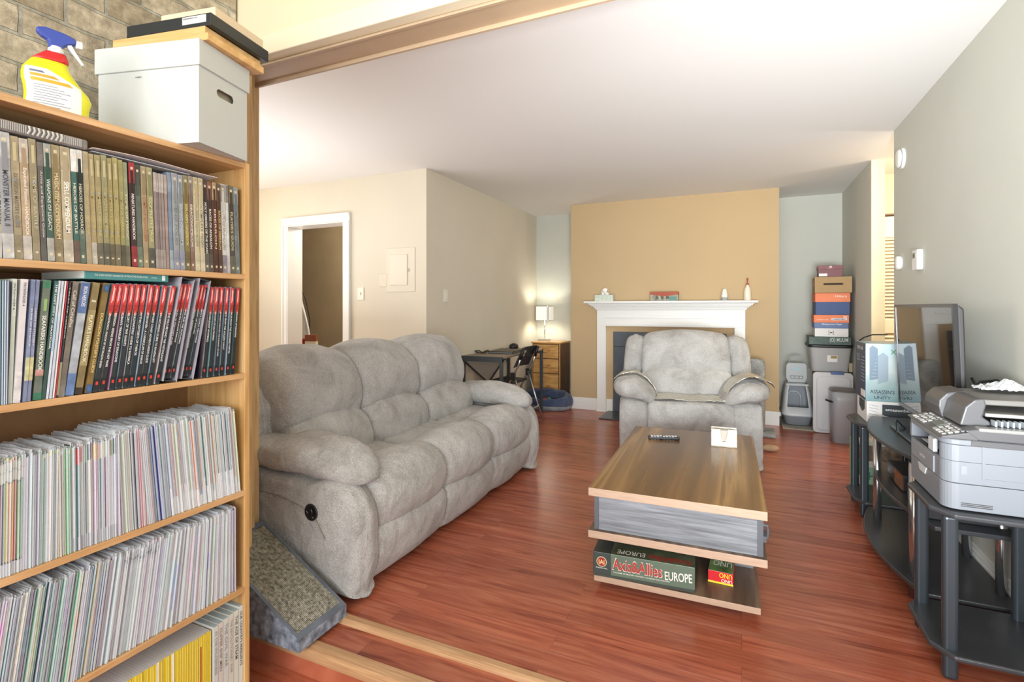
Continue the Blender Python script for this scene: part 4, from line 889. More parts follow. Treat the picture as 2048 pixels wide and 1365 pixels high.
# ---- printer: front faces -x (the room), right side faces the camera
PX, PY = .605, 2.115
PR = thing('printer', 'grey multifunction laser printer on the near end table', 'printer', (PX, PY, .5565))
M_pg = mat((122, 127, 134), .38, var=.02); M_pd = mat((84, 84, 86), .35); M_pd2 = mat((60, 60, 62), .4)
pw, pl = .36, .385
def rounded(x0, x1, y0, y1, r):
    P = [(x1, y0), (x1, y1)]
    for cx, cy, a in ((x0+r, y1-r, 90), (x0+r, y0+r, 180)):
        for i in range(8): P.append((cx+r*cos(R(a+90*i/7)), cy+r*sin(R(a+90*i/7))))
    return P
MB().prism(rounded(0, pw, 0, pl, .04), 'z', .004, .088).build('paper_tray', M_pg, PR, bevel=.002)
MB().prism(rounded(0, pw, 0, pl, .04), 'z', .0895, .16).build('lower_body', M_pg, PR, bevel=.002)
ub = MB(); ub.prism(rounded(0, pw, 0, .075, .04), 'z', .161, .213).prism([(0, pl-.04), (pw, pl-.04), (pw, pl), (.03, pl), (0, pl-.02)], 'z', .161, .213).box(.12, .075, .161, pw, pl-.04, .213)
ub.build('output_housing', M_pg, PR, bevel=.002)
MB().prism(rounded(-.002, pw, -.002, pl, .042), 'z', .2135, .232).build('scanner_frame', M_pg, PR, bevel=.004)
MB().box(.0, .08, .1605, .12, pl-.042, .163).build('output_tray', M_pd2, PR)
MB().box(.02, .15, .163, .10, .30, .1645).build('paper_sheet', mat((226, 228, 230), .6), PR)
MB().prism([(.0, .161), (.0, .205), (.012, .213), (.012, .161)], 'y', .10, .15).build('paper_support', mat((200, 206, 212), .3), PR)
mf = MB().box(-.004, .085, .095, .002, pl-.05, .152).build('multipurpose_flap', mat((132, 136, 142), .4), PR, bevel=.002)
text('lettering', 'brother', (-.0046, pl-.16, .118), (0, -1, 0), (0, 0, 1), .06, .013, mat((224, 226, 228), .4), mf)
MB().prism([(pl-.22, .088), (pl-.13, .088), (pl-.145, .062), (pl-.205, .062)], 'x', -.003, .003).build('tray_grip', mat((196, 200, 204), .4), PR)
# side details
MB().box(.045, -.0015, .12, .06, .001, .148).build('side_catch', mat((132, 137, 144), .4), PR)
MB().prism([(.098, .108), (.104, .104), (.235, .104), (.235, .112), (.106, .112), (.106, .215), (.098, .215)], 'y', -.002, .001).build('side_moulding', mat((120, 125, 132), .45), PR)
for i in range(3): MB().box(.045, -.0012, .016+i*.005, .125, .001, .0185+i*.005).build('side_vent', M_pd2, PR)
gv = MB().box(.215, -.001, .085, pw-.01, .001, .175).build('side_grille', mat((88, 92, 98), .5), PR)
g = MB()
for i in range(6): g.box(.217, -.003, .088+i*.0125, pw-.012, .0, .0915+i*.0125)
for i in range(7): g.box(.22+i*.018, -.0028, .086, .223+i*.018, .0, .155)
g.build('grille_bars', mat((190, 194, 198), .4), gv)
MB().box(.07, -.0035, .214, pw, .001, .231).build('side_band', M_pd, PR, bevel=.001)
# control panel (tilted, along the front edge)
cp = MB(); cp.prism([(-.006, .232), (-.006, .238), (.085, .262), (.09, .232)], 'y', .0, pl-.005); cpo = cp.build('control_panel', M_pd, PR, bevel=.004, seg=3)
sl = math.atan2(.024, .091)
for i in range(12):
    for j in range(4):
        if 4 <= i <= 6 and j < 3: continue
        x = .008+j*.017; z = .238+(x+.006)*tan_ if 0 else .238+(x+.006)*.264; y = .03+i*.028
        MB().box(-.006, -.008, -.001, .006, .008, .0025).build('button', mat((206, 206, 204), .4) if (i+j) % 3 else mat((150, 152, 154), .4), cpo, loc=(x, y, z+.0005), rot=(0, -sl, 0))
MB().box(-.02, -.035, -.001, .02, .035, .002).build('display', mat((120, 128, 124), .2), cpo, loc=(.04, .175, .2505), rot=(0, -sl, 0))
# scanner lid with document feeder
ld = MB(); ld.prism([(.09, .233), (.055, .262), (.10, .272), (.36, .272), (.36, .233)], 'y', -.001, pl).build('scanner_lid', M_pd, PR, bevel=.004, seg=2)
ad_ = MB()
ad_.prism([(.06, .262), (.05, .30), (.052, .325), (.075, .352), (.13, .362), (.15, .34), (.155, .30), (.18, .278), (.18, .268), (.09, .268)], 'y', .225, pl-.005)
ad_.build('document_feeder', M_pd, PR, bevel=.006, seg=3)
MB().prism([(.12, .352), (.36, .356), (.36, .336), (.12, .334)], 'y', .10, pl-.005).build('feeder_tray', mat((112, 110, 106), .45), PR, bevel=.004)
MB().prism([(.06, .268), (.075, .33), (.10, .356), (.125, .36), (.13, .34), (.12, .30), (.14, .285), (.14, .268)], 'y', .06, .225).build('feeder_side', M_pd, PR, bevel=.005, seg=3)
MB().box(.13, .07, .30, .36, .30, .312).build('feeder_rail', mat((150, 150, 146), .3), PR, bevel=.003)
MB().box(.13, .03, .272, .36, .30, .275).build('feeder_well', mat((26, 28, 30), .4), PR)
for i in range(15): MB().box(.145+i*.0145, .04, .275, .150+i*.0145, .075, .292).build('paper_guide', mat((196, 206, 214), .25), PR)
MB().box(.09, -.003, .262, .36, .035, .274).build('lid_handle', mat((140, 140, 138), .3), PR, bevel=.004)
# cables and plastic bag by the television
tag(MB().tube([(.825, 2.585, .86), (.835, 2.58, .90), (.86, 2.60, .925), (.92, 2.63, .93), (.945, 2.58, .91), (.95, 2.52, .86), (.95, 2.50, .80), (.94, 2.5, .607)], .006, 8).build('power_cable', M_black, None, smooth=True), 'thick black cable arching from the television along the wall', 'cable')
tag(MB().tube([(.828, 2.586, .94), (.84, 2.56, .90), (.86, 2.51, .86), (.92, 2.515, .76), (.94, 2.52, .607)], .005, 8).build('power_cable', M_black, None, smooth=True), 'straight black cable slanting down behind the printer', 'cable')
tag(MB().grid(26, 16, lambda u, v: (.19*(u-.5)*(1-.25*abs(v-.5)), .10*(v-.5)*(1.1-.5*abs(u-.4)), .004+.030*max(0, sin(pi*u)*sin(pi*v))*(.6+.4*sin(9*u+3))+.016*abs(mnoise.noise(Vector((u*9, v*7, 2))))+.006*abs(mnoise.noise(Vector((u*26, v*20, 5)))))).build('plastic_bag', mat((214, 218, 222), .25, alpha=.85), None, loc=(.875, 2.43, .9165), solid=.0012, smooth=False), 'crumpled white plastic bag on top of the printer', 'bag')
tag(MB().tube([(.745, 3.1, .61), (.72, 3.12, .64), (.70, 3.1, .66), (.69, 3.06, .65), (.685, 3.02, .61)], .003, 6).build('tv_cable', M_black, None, smooth=True), 'small looped black wire on top of the television stand', 'cable')

# ================================================================== SCRATCHING RAMP
RP = thing('scratching_ramp', 'blue-grey marbled cardboard cat scratching ramp between bookcase and sofa', 'cat scratcher', (-1.42, 1.335, .001), R(0))
M_marb = mat((136, 146, 160), .5, var=.75, vscale=34); M_marb2 = mat((100, 108, 120), .45, var=.25, vscale=16)
rl, rwid, rh = .46, .238, .30
m = MB(); m.prism([(0, 0), (0, .045), (-rl, rh), (-rl, 0)], 'y', 0, .006).prism([(0, 0), (0, .045), (-rl, rh), (-rl, 0)], 'y', rwid-.006, rwid)
m.prism([(0, 0), (0, .045), (-.006, .048), (-.006, 0)], 'y', .006, rwid-.006).prism([(-rl+.006, 0), (-rl+.006, rh-.004), (-rl, rh), (-rl, 0)], 'y', .006, rwid-.006)
m.build('frame', M_marb, RP, bevel=.001)
sl = (rh-.045)/rl; nz = math.hypot(1, sl)
m = MB()
for y0, y1 in ((.0, .012), (rwid-.012, rwid)): m.prism([(0, .045), (0, .0475), (-rl, rh+.0025), (-rl, rh)], 'y', y0, y1)
m.prism([(0, .045), (0, .0475), (-.02, .0475+.02*sl), (-.02, .045+.02*sl)], 'y', .012, rwid-.012).prism([(-rl+.02, rh-.02*sl), (-rl+.02, rh+.0025-.02*sl), (-rl, rh+.0025), (-rl, rh)], 'y', .012, rwid-.012)
m.build('rim', M_marb2, RP)
M_corr = newmat('corrugated', .9); nt, N, L, b = nodes(M_corr); tc = N.new('ShaderNodeTexCoord'); n_ = N.new('ShaderNodeTexNoise'); n_.inputs['Scale'].default_value = 85; n_.inputs['Detail'].default_value = 5; L.new(tc.outputs['Object'], n_.inputs['Vector'])
r_ = ramp(nt, [(.3, (112, 106, 92)), (.5, (166, 160, 144)), (.7, (198, 194, 180))]); L.new(n_.outputs[0], r_.inputs[0]); L.new(r_.outputs[0], b.inputs['Base Color'])
w_ = N.new('ShaderNodeTexWave'); w_.inputs['Scale'].default_value = 55; w_.bands_direction = 'Y'; L.new(tc.outputs['Object'], w_.inputs['Vector']); a_ = N.new('ShaderNodeMath'); a_.operation = 'MULTIPLY_ADD'; a_.inputs[1].default_value = 1.5; L.new(n_.outputs[0], a_.inputs[0]); L.new(w_.outputs['Fac'], a_.inputs[2])
bp = N.new('ShaderNodeBump'); bp.inputs['Distance'].default_value = .004; L.new(a_.outputs[0], bp.inputs['Height']); L.new(bp.outputs[0], b.inputs['Normal'])
random.seed(3)
m = MB().prism([(-.02, .03), (-.02, .044+.02*sl), (-rl+.02, rh-.002-.02*sl), (-rl+.02, .03)], 'y', .012, rwid-.012)
for i in range(420):
    u = random.random(); x = -.03-(rl-.06)*u; y = .018+(rwid-.036)*random.random(); z = .0445-x*sl; a = random.random()*pi; l = .002+.004*random.random()
    dx, dy = cos(a)*l, sin(a)*l; h_ = .001+.004*random.random()
    m.add([(x-dx, y-dy, z+dx*sl), (x+dx, y+dy, z-dx*sl), (x+dx*.7+dy*.4, y+dy*.7-dx*.4, z-dx*.7*sl+h_), (x-dx*.7+dy*.4, y-dy*.7-dx*.4, z+dx*.7*sl+h_)], [(0, 1, 2, 3)])
m.build('scratching_pad', M_corr, RP)

# ================================================================== BOOKCASE
BX = -1.48
M_bk = wood('bookcase_oak', [(.3, (176, 132, 84)), (.5, (204, 162, 112)), (.7, (220, 182, 136))], (12, .8, 12), .42, 2.4, .05)
M_bkv = wood('bookcase_oak_side', [(.3, (182, 138, 82)), (.5, (208, 166, 108)), (.7, (222, 184, 130))], (12, 12, .8), .42, 2.4, .05)
M_bkp = wood('bookcase_back', [(.3, (120, 84, 48)), (.5, (146, 106, 64)), (.7, (164, 124, 80))], (1, 1, .35), .55, 6, .05)
M_pin = wood('side_panel_grain', [(.3, (190, 142, 74)), (.5, (216, 170, 98)), (.7, (226, 186, 116))], (14, 14, .9), .42, 2.4, .05)
ZS = [1.691, 1.327, 1.004, .621, .306, -.03]
YB0, YB1 = .30, 1.168
bc = thing('bookcase', 'tall oak-effect bookcase full of books and comics at the left edge', 'bookcase', (BX, YB0, -.12))
Lb = YB1-YB0; zb_ = lambda z: z+.12
for y in (-.018, Lb): MB().box(-.29, y, 0, 0, y+.018, zb_(ZS[0])).build('side_panel', M_bkv, bc, bevel=.001)
for i, z in enumerate(ZS): MB().box(-.285, 0, zb_(z)-.017, 0, Lb, zb_(z)).build('shelf' if i else 'top_board', M_bk, bc, bevel=.001)
MB().box(-.29, -.018, 0, -.285, Lb+.018, zb_(ZS[0])-.001).build('back_panel', M_bkp, bc)
MB().box(-.02, 0, 0, -.005, Lb, zb_(ZS[-1])-.017).build('kick_board', M_bk, bc)
def yz(px, py): v = onx(px, py, BX); return v.y, v.z
Y_ = lambda px: onx(px, 600, BX).y
M_page = mat((226, 222, 210), .8, var=.12, vscale=60, stretch=(1, 40, 1))
def book(name, label, cat, y0, t, z, h, depth, cover, segs=(), lean=0, title=None, tcol=(238, 236, 226), tspan=(.2, .8), tw=.55, group=None, dx=0, extras=(), top=None, var=0, side=None):
    """y0: left bottom edge on the shelf; lean in radians, + leans to the right (away from the camera)"""
    cm = mat(cover, .35, var=var, vscale=30) if var else mat(cover, .35)
    b = MB().box(-depth, 0, 0, 0, t, h, 0, top=1); mats = [cm, M_page if top is None else mat(top, .5)]
    for f0, f1, c in segs:
        mats.append(mat(c, .35, var=.35, vscale=45) if var else mat(c, .35)); b.box(-.001, -.0002, h*f0, .0005, t+.0002, h*f1, len(mats)-1)
    zz_ = z+(t*sin(lean) if lean > 0 else 0)
    if side: mats.append(mat(side, .35, var=.3, vscale=14)); b.m[2] = len(mats)-1
    if lean < 0: zz_ = z
    o = b.build(name, mats, None, loc=(BX-.004-dx, y0, zz_), rot=(-lean, 0, 0))
    tag(o, label, cat, group)
    if title:
        w = h*(tspan[1]-tspan[0]); hh = t*tw
        text('spine_title', title, (.0008, t/2-hh/2, h*tspan[1]), (0, 0, -1), (0, 1, 0), w, hh, mat(tcol, .4), o)
    for nm, f0, f1, a0, a1, c in extras:
        MB().box(.0004, t*a0, h*f0, .0012, t*a1, h*f1).build(nm, mat(c, .4, metal=0), o)
    return o
random.seed(11)
ordw = ['leftmost', 'second', 'third', 'fourth', 'fifth', 'sixth', 'seventh', 'eighth', 'ninth', 'tenth']
# ---- shelf 1: tan and grey hardbacks
Tn = (168, 156, 126); Tn2 = (150, 140, 112); Gd = (196, 178, 120); Sv = (164, 164, 158); Iv = (214, 206, 184)
S1 = [ # px0, px1, cover, top seg, bottom seg, title, title colour, description
 (-34, -17, (150, 140, 120), None, None, None, None, 'tan spellbook-style hardback at the cut-off left edge of the top book shelf'),
 (-16, -2, (128, 118, 100), None, None, None, None, 'brown hardback half outside the picture on the top book shelf'),
 (0, 9, (176, 170, 150), (96, 96, 92), (196, 194, 188), 'MONSTER MANUAL', (40, 40, 38), 'ivory hardback with metal corners and dark lettering, first on the top book shelf'),
 (11, 34, (160, 162, 166), (188, 188, 186), (196, 196, 194), 'MONSTER MANUAL II', (70, 74, 82), 'silver-grey hardback with rivets down both edges on the top book shelf'),
 (35, 52, Tn, None, Tn2, "DUNGEON MASTER'S GUIDE", (110, 104, 92), "tan hardback guide between the silver-grey book and the psionics handbook"),
 (53, 71, (186, 164, 134), (196, 188, 180), (204, 198, 190), 'Expanded Psionics HANDBOOK', (236, 232, 222), 'wide tan and white psionics handbook'),
 (72, 86, Tn2, None, None, 'TOME OF BATTLE', (190, 182, 150), 'narrow olive-tan hardback right of the psionics handbook'),
 (87, 99, (96, 92, 88), (118, 114, 108), None, 'Arms and Equipment Guide', (200, 196, 188), 'slim dark grey equipment guide'),
 (100, 114, (66, 96, 84), (170, 172, 166), (176, 176, 168), 'WEAPONS OF LEGACY', (220, 218, 206), 'dark green and grey hardback about legacy weapons'),
 (116, 133, (160, 144, 108), (170, 156, 120), (150, 136, 104), 'MAGIC ITEM COMPENDIUM', (222, 208, 160), 'brown-gold magic item compendium'),
 (134, 153, (190, 178, 150), (176, 162, 134), (196, 188, 170), 'SPELL COMPENDIUM', (250, 248, 240), 'wide cream spell compendium with white lettering'),
 (154, 165, (64, 104, 98), (232, 232, 228), (110, 90, 80), 'HEROES OF BATTLE', (226, 220, 200), 'white-topped teal hardback about battle heroes'),
 (166, 178, (44, 58, 54), (232, 232, 228), (100, 116, 104), 'HEROES OF HORROR', (210, 206, 180), 'white-topped black hardback about horror heroes'),
 (179, 189, Tn, None, None, 'UNEARTHED ARCANA', Gd, 'slim tan hardback just right of the two white-topped books'),
 (190, 201, (174, 160, 120), None, (196, 190, 176), 'COMPLETE PSIONIC', Gd, 'second slim tan hardback right of the two white-topped books'),
 (202, 213, (160, 148, 108), None, (112, 106, 90), 'COMPLETE ARCANE', Gd, 'third slim tan hardback right of the white-topped books'),
 (214, 225, (150, 146, 108), None, (100, 98, 84), 'COMPLETE CHAMPION', Gd, 'fourth slim tan hardback right of the white-topped books'),
 (226, 236, (160, 150, 100), None, (110, 102, 78), 'COMPLETE DIVINE', Gd, 'fifth slim tan hardback right of the white-topped books'),
 (237, 247, (164, 154, 104), None, (120, 112, 90), 'COMPLETE SCOUNDREL', Gd, 'sixth slim tan hardback right of the white-topped books'),
 (248, 257, (156, 150, 98), None, (92, 86, 70), 'COMPLETE WARRIOR', Gd, 'seventh slim tan hardback right of the white-topped books'),
 (258, 267, (154, 160, 128), None, (120, 120, 96), 'TOME OF MAGIC', (222, 216, 180), 'pale green-tan magic tome left of the red-ended handbook'),
 (269, 280, (66, 50, 48), (176, 50, 60), (150, 52, 58), 'MINIATURES HANDBOOK', (238, 234, 226), 'dark miniatures handbook with red spine ends'),
 (281, 292, (96, 108, 98), (74, 72, 66), (120, 136, 118), None, None, 'dark grey-green hardback right of the miniatures handbook'),
 (293, 303, (168, 150, 118), None, None, 'COMPLETE ADVENTURER', (176, 104, 70), 'tan hardback with reddish lettering on the top book shelf'),
 (304, 315, (160, 156, 118), None, (90, 90, 80), 'COMPLETE MAGE', (216, 208, 160), 'tan-green hardback beside the cluster of thin grey booklets'),
 (317, 322.5, (150, 138, 134), (186, 178, 172), (170, 160, 154), None, None, None), (323, 327.5, (140, 128, 126), (186, 178, 172), (170, 160, 154), None, None, None),
 (328, 332.5, (146, 134, 132), (180, 174, 170), (170, 160, 154), None, None, None), (333, 338, (150, 138, 134), (186, 178, 172), (164, 156, 150), None, None, None),
 (339, 345, (168, 144, 134), (180, 164, 154), None, None, None, 'pinkish-brown thin hardback right of the thin grey booklets'),
 (346, 353, (122, 140, 160), (140, 156, 172), (160, 176, 180), None, None, 'blue-grey softback on the top book shelf'),
 (354, 364, (158, 162, 162), (166, 168, 176), (150, 152, 168), 'FIEND FOLIO', (120, 126, 120), 'silvery hardback with gold crest, left one of the pair'),
 (365, 375, (150, 158, 164), (160, 168, 180), (150, 156, 172), 'SERPENT KINGDOMS', (196, 204, 208), 'silvery hardback with gold crest, right one of the pair'),
 (376, 386, (140, 126, 78), (150, 140, 100), (120, 106, 70), "EXPLORER'S HANDBOOK", (220, 206, 130), 'olive-gold hardback right of the silvery pair'),
 (387, 395, (146, 126, 116), (160, 150, 136), (138, 110, 96), 'DRACONOMICON', (232, 222, 206), 'brown hardback left of the two cream books'),
 (396, 405, (204, 192, 158), (190, 176, 140), (206, 196, 166), 'PLANAR HANDBOOK', (122, 140, 120), 'left of two cream hardbacks with black studs'),
 (406, 415, (208, 196, 162), (196, 182, 146), (208, 198, 168), 'COMPLETE PSION', (126, 136, 120), 'right of two cream hardbacks with black studs'),
 (416, 424.5, (70, 66, 62), (84, 72, 66), (110, 106, 98), 'HOLY ORDERS OF THE STARS', (226, 222, 216), 'charcoal hardback about holy orders'),
 (425, 433, (84, 70, 62), (150, 96, 76), (96, 84, 76), 'RACES OF ANSALON', (236, 232, 224), 'dark brown hardback with flame crest at the top'),
 (433.5, 441, (94, 64, 50), (176, 156, 120), (84, 56, 44), 'EBERRON', (226, 196, 176), 'red-brown campaign hardback with large emblem'),
 (442, 450, (96, 72, 56), (110, 86, 66), (90, 66, 52), 'RACES OF EBERRON', (216, 180, 110), 'brown hardback with gold script left of the white one'),
 (451, 460, (214, 214, 208), (160, 156, 146), (150, 142, 148), 'CITY OF SPLENDORS', (150, 148, 140), 'white-spined hardback near the right end of the top book shelf'),
 (460.5, 465, (206, 206, 200), (130, 124, 118), (190, 186, 190), None, None, 'thin white softback near the right end of the top book shelf'),
 (466, 475, (84, 80, 68), (120, 108, 84), (110, 104, 82), "PLAYER'S GUIDE", (206, 196, 156), 'dark mottled guidebook, last but one on the top book shelf'),
 (476, 485, (128, 138, 140), (150, 160, 160), (120, 132, 130), 'MONSTERS OF FAERUN', (100, 112, 116), 'grey ring-bound book touching the right side panel'),
]
for i, (a, b_, col, tp, bt, ti, tc_, lab) in enumerate(S1):
    y0, y1 = Y_(a), Y_(b_); t = (y1-y0)-.0006
    ln = -.035 if a > 0 else 0
    segs = []
    if tp: segs.append((.80, .995, tp))
    if bt: segs.append((.005, .20 if i != 12 else .3, bt))
    h = .279+random.uniform(-.003, .002)
    if 316 < a < 345: h = .268
    g = None
    if lab is None: lab, g = 'thin grey saddle-stitched game booklet in the tight cluster on the top book shelf', 'thin grey booklets on the top book shelf'
    ex = []
    if t > .011:
        w = .28; ex = [('spine_ornament', .70 if tp else .72, .92, .25, .75, tuple(max(0, c-26) for c in col)), ('spine_stud', .93, .955, .3, .7, (206, 198, 170)), ('spine_stud', .05, .075, .3, .7, (206, 198, 170))]
        if col in (Tn, Tn2) or 178 < a < 262: ex = [('spine_ornament', .80, .95, .28, .72, (190, 178, 140)), ('spine_stud', .64, .655, .3, .7, (140, 160, 180)), ('spine_stud', .30, .315, .3, .7, (140, 160, 180)), ('spine_stud', .06, .075, .3, .7, (206, 198, 170))]
    book('hardback_book', lab, 'book', y0, t, ZS[1]+.0005, h, .21+random.uniform(-.004, .004), col, segs, ln if t > .004 else -.02, ti, tc_ or (220, 210, 180), (.26, .70) if tp is None or len(ti or '') < 20 else (.2, .76), .5, g, dx=.004+random.random()*.004, extras=ex, var=.28)
# things lying on that row
a = Y_(-30); b_ = Y_(180)
st = thing('slipcase_book', 'grey ornamented hardback lying flat on the books under the top board', 'book', (BX-.006, a, ZS[1]+.2835))
MB().box(-.21, 0, 0, 0, b_-a, .026, 0).build('cover', mat((138, 136, 132), .4, var=.3, vscale=40), st, bevel=.006, seg=3)
for i in range(44):
    y = .012+i*(b_-a-.03)/43
    if 15 < i < 32: continue
    MB().box(-.001, y, .004, .002, y+.002, .022).build('spine_rib', mat((176, 174, 170), .35), st)
for i in range(8): MB().tube([(.001, (b_-a)*(.38+.045*i), .004), (.003, (b_-a)*(.40+.045*i), .014), (.001, (b_-a)*(.395+.045*i), .023)], .0022, 6).build('spine_strap', mat((190, 188, 182), .35), st)
a = Y_(184); b_ = Y_(455)
pp = tag(MB().grid(22, 10, lambda u, v: (-.235+.24*v, (a-a)+(b_-a)*u*(1-.10*v), .002+.004*sin(u*5)*v+.006*u*v)).build('loose_papers', mat((222, 222, 224), .7), None, loc=(BX, a, ZS[1]+.288), solid=.0012), 'loose white papers lying on top of the hardbacks, right of the grey book', 'paper')
tag(MB().box(-.2, 0, 0, 0, b_-a-.12, .002).build('paper_sheet', mat((186, 188, 190), .7), None, loc=(BX-.01, a+.005, ZS[1]+.2845)), 'grey paper sheet beneath the loose white papers', 'paper')

# ---- shelf 2: leaning softbacks and red-topped black hardbacks
S2z = ZS[2]+.0005
def leanbook(xb, xt, tpx, **k):
    yb = onx(xb, 770, BX).y; yt = onx(xt, 575, BX).y; h = k.pop('h', .279); t = tpx
    ln = math.asin(max(-.3, min(.3, (yt-yb)/h))); return yb-t/2, t, ln, h
items = []
def add2(xb, xt, tmm, cover, segs, title, tcol, lab, tspan=(.2, .8), tw=.5, var=0, ex=(), h=.279, grp=None, dx=0): items.append((xb, xt, tmm/1000, cover, segs, title, tcol, lab, tspan, tw, var, ex, h, grp, dx))
for i, c in enumerate([(120, 168, 160), (60, 70, 96), (214, 220, 224), (70, 110, 150), (222, 226, 226), (96, 120, 150), (204, 214, 222), (52, 62, 84)]):
    add2(1.5+i*2.3, 3+i*2.6, 2.2, c, [], None, None, 'very thin blue or white game booklet at the left end of the second book shelf', grp='thin booklets at the left end of the second shelf', h=.274)
add2(-12, -10, 9, (96, 140, 120), [], None, None, 'green softback cut off by the left edge of the picture on the second book shelf')
add2(24, 34, 8, (196, 206, 192), [(.7, .99, (214, 222, 214))], 'PATHFINDER 8', (90, 96, 90), 'pale green-white softback numbered eight', (.75, .96), .4, .1)
add2(36, 53, 12, (214, 210, 212), [(.02, .25, (224, 222, 222))], 'PATHFINDER 4', (90, 90, 92), 'wide white softback left of the two lavender ones', (.78, .97), .4, .1)
add2(51.5, 70, 7, (130, 140, 168), [(.17, .36, (198, 196, 150)), (.8, .99, (122, 134, 166))], 'RUINS OF INTRIGUE', (220, 222, 230), 'lavender-blue softback with yellow band, left of its pair', (.45, .76), .45, .25)
add2(60, 79, 7, (134, 142, 172), [(.17, .36, (202, 198, 152)), (.8, .99, (128, 138, 170))], 'LANDS OF MYSTERY', (220, 222, 230), 'lavender-blue softback with yellow band, right of its pair', (.45, .76), .45, .25)
add2(77, 98, 15, (112, 122, 108), [(.93, .995, (70, 128, 96)), (.0, .06, (60, 120, 92)), (.2, .25, (200, 150, 140))], 'SEAFARERS HANDBOOK', (240, 240, 232), "grey-green sea-faring handbook with green ends", (.24, .70), .5, .35, [('crest', .74, .84, .3, .7, (140, 178, 110))])
add2(89, 116, 7, (58, 84, 78), [(.7, .99, (70, 110, 108))], 'THE LOST CITY OF GAXMOOR', (236, 240, 236), 'dark teal softback about a lost city', (.42, .97), .55, .2)
add2(96.5, 122, 4.5, (206, 214, 224), [(.4, .7, (170, 196, 214))], None, None, 'pale blue-white thin softback right of the dark teal one')
add2(103, 128, 5, (196, 206, 216), [], None, None, 'silver-white thin softback, second right of the dark teal one')
add2(109, 134, 3.2, (226, 222, 222), [], None, None, 'thin white booklet left of the red-edged one')
add2(113, 138, 3, (176, 50, 62), [], None, None, 'thin red-edged booklet on the second book shelf')
add2(117, 143, 4, (40, 52, 60), [(.02, .3, (140, 146, 110))], 'TALES OF TERROR', (220, 220, 210), 'thin black softback left of the grey-brown horror book', (.5, .95), .5)
add2(125, 155, 12, (122, 114, 104), [(.0, .12, (132, 126, 118))], 'Call of Cthulhu', (216, 208, 192), 'grey-brown horror role-playing hardback with pale lettering', (.60, .92), .62, .3)
add2(141, 176, 17, (176, 184, 192), [(.72, .995, (92, 116, 164)), (.0, .19, (110, 138, 186))], 'IRON HEROES', (228, 232, 240), 'blue-ended hardback with grey rocky artwork in the middle', (.78, .96), .5, .35)
add2(160, 197, 15.5, (140, 124, 84), [(.0, .06, (60, 52, 44)), (.25, .75, (158, 146, 104))], "PLAYER'S HANDBOOK", (240, 232, 200), "tan handbook of two, left of the other bronze guide", (.28, .70), .55, .3, [('emblem', .82, .84, .2, .8, (200, 196, 170))])
add2(179, 217, 12.5, (132, 108, 62), [(.92, .99, (80, 92, 112)), (.0, .08, (84, 96, 120))], "DUNGEON MASTER'S GUIDE", (226, 208, 140), "bronze-coloured guide left of the first red-topped book", (.18, .72), .5, .3, [('emblem', .935, .975, .25, .75, (60, 110, 170)), ('emblem', .02, .06, .25, .75, (60, 110, 170))])
RT = (212, 66, 66); BKc = (44, 52, 54)
DD = [(192.5, 234, 'DRAGONLANCE - SHADOW OF THE DRAGON QUEEN', 'shadowed dragon queen'), (208, 246, 'EBERRON - RISING FROM THE LAST WAR', 'last war'), (226, 257, "FIZBAN'S TREASURY OF DRAGONS", 'dragon treasury'),
 (240, 269, 'GLORY OF THE GIANTS', 'giants'), (252.5, 281, "GUILDMASTERS' GUIDE TO RAVNICA", 'guildmasters'), (264.5, 293.5, 'MYTHIC ODYSSEYS OF THEROS', 'mythic odysseys'), (276.5, 306, 'STRIXHAVEN - A CURRICULUM OF CHAOS', 'chaos curriculum'),
 (288.5, 319, "SWORD COAST ADVENTURER'S GUIDE", 'sword coast'), (301.3, 333.5, "VAN RICHTEN'S GUIDE TO RAVENLOFT", 'haunted guide'), (316, 350, 'THE WILD BEYOND THE WITCHLIGHT', 'witchlight')]
def dd(xb, xt, ti, lab, t=11.2, h=.279, dx=0, two=True, z=None):
    add2(xb, xt, t, BKc, [(.80, .995, RT), (.735, .80, (176, 50, 46)), (.02, .12, (36, 42, 44))], ti, (240, 240, 238), lab, (.72-min(.50, .0165*len(ti)), .72), .5, .05,
         [('brand_lettering', .82, .975, .34, .42, (246, 226, 220)), ('brand_lettering', .84, .96, .52, .62, (246, 226, 220)), ('flame_mark', .70, .74, .2, .8, (206, 74, 50)), ('publisher_mark', .065, .095, .3, .75, (214, 66, 52))], h, None, dx)
for xb, xt, ti, d_ in DD: dd(xb, xt, ti, 'red-topped black hardback with white title about the %s' % d_)
SC1 = [(331, 367.5, "TURN OF FORTUNE'S WHEEL", "fortune's wheel"), (339.5, 376.5, "MORTE'S PLANAR PARADE", 'planar parade'), (348, 385, 'SIGIL AND THE OUTLANDS', 'outlands')]
SC2 = [(366.5, 402.5, "ASTRAL ADVENTURER'S GUIDE", "astral adventurer"), (374, 410, 'LIGHT OF XARYXIS', 'astral light'), (381.5, 417, "BOO'S ASTRAL MENAGERIE", 'astral menagerie')]
for xb, xt, ti, d_ in SC1: dd(xb, xt, ti, 'slim red-topped black book on the %s, in the first slipcase' % d_, 8.6, .276)
for xb, xt, ti, d_ in SC2: dd(xb, xt, ti, 'slim red-topped black book on the %s, in the second slipcase' % d_, 7.6, .276)
for xb, xt, ti, d_ in [(410.5, 429.5, 'CANDLEKEEP MYSTERIES', 'library mysteries'), (421, 437, 'GHOSTS OF SALTMARSH', 'saltmarsh ghosts'), (434, 447, 'JOURNEYS THROUGH THE RADIANT CITADEL', 'radiant citadel'), (445.5, 458.5, 'KEYS FROM THE GOLDEN VAULT', 'golden vault keys'), (456.5, 468, 'TALES FROM THE YAWNING PORTAL', 'portal tales'), (469, 481, 'TYRANNY OF DRAGONS', 'dragon tyranny')]:
    dd(xb, xt, ti, 'red-topped black hardback with white title about the %s' % d_, 10.8)
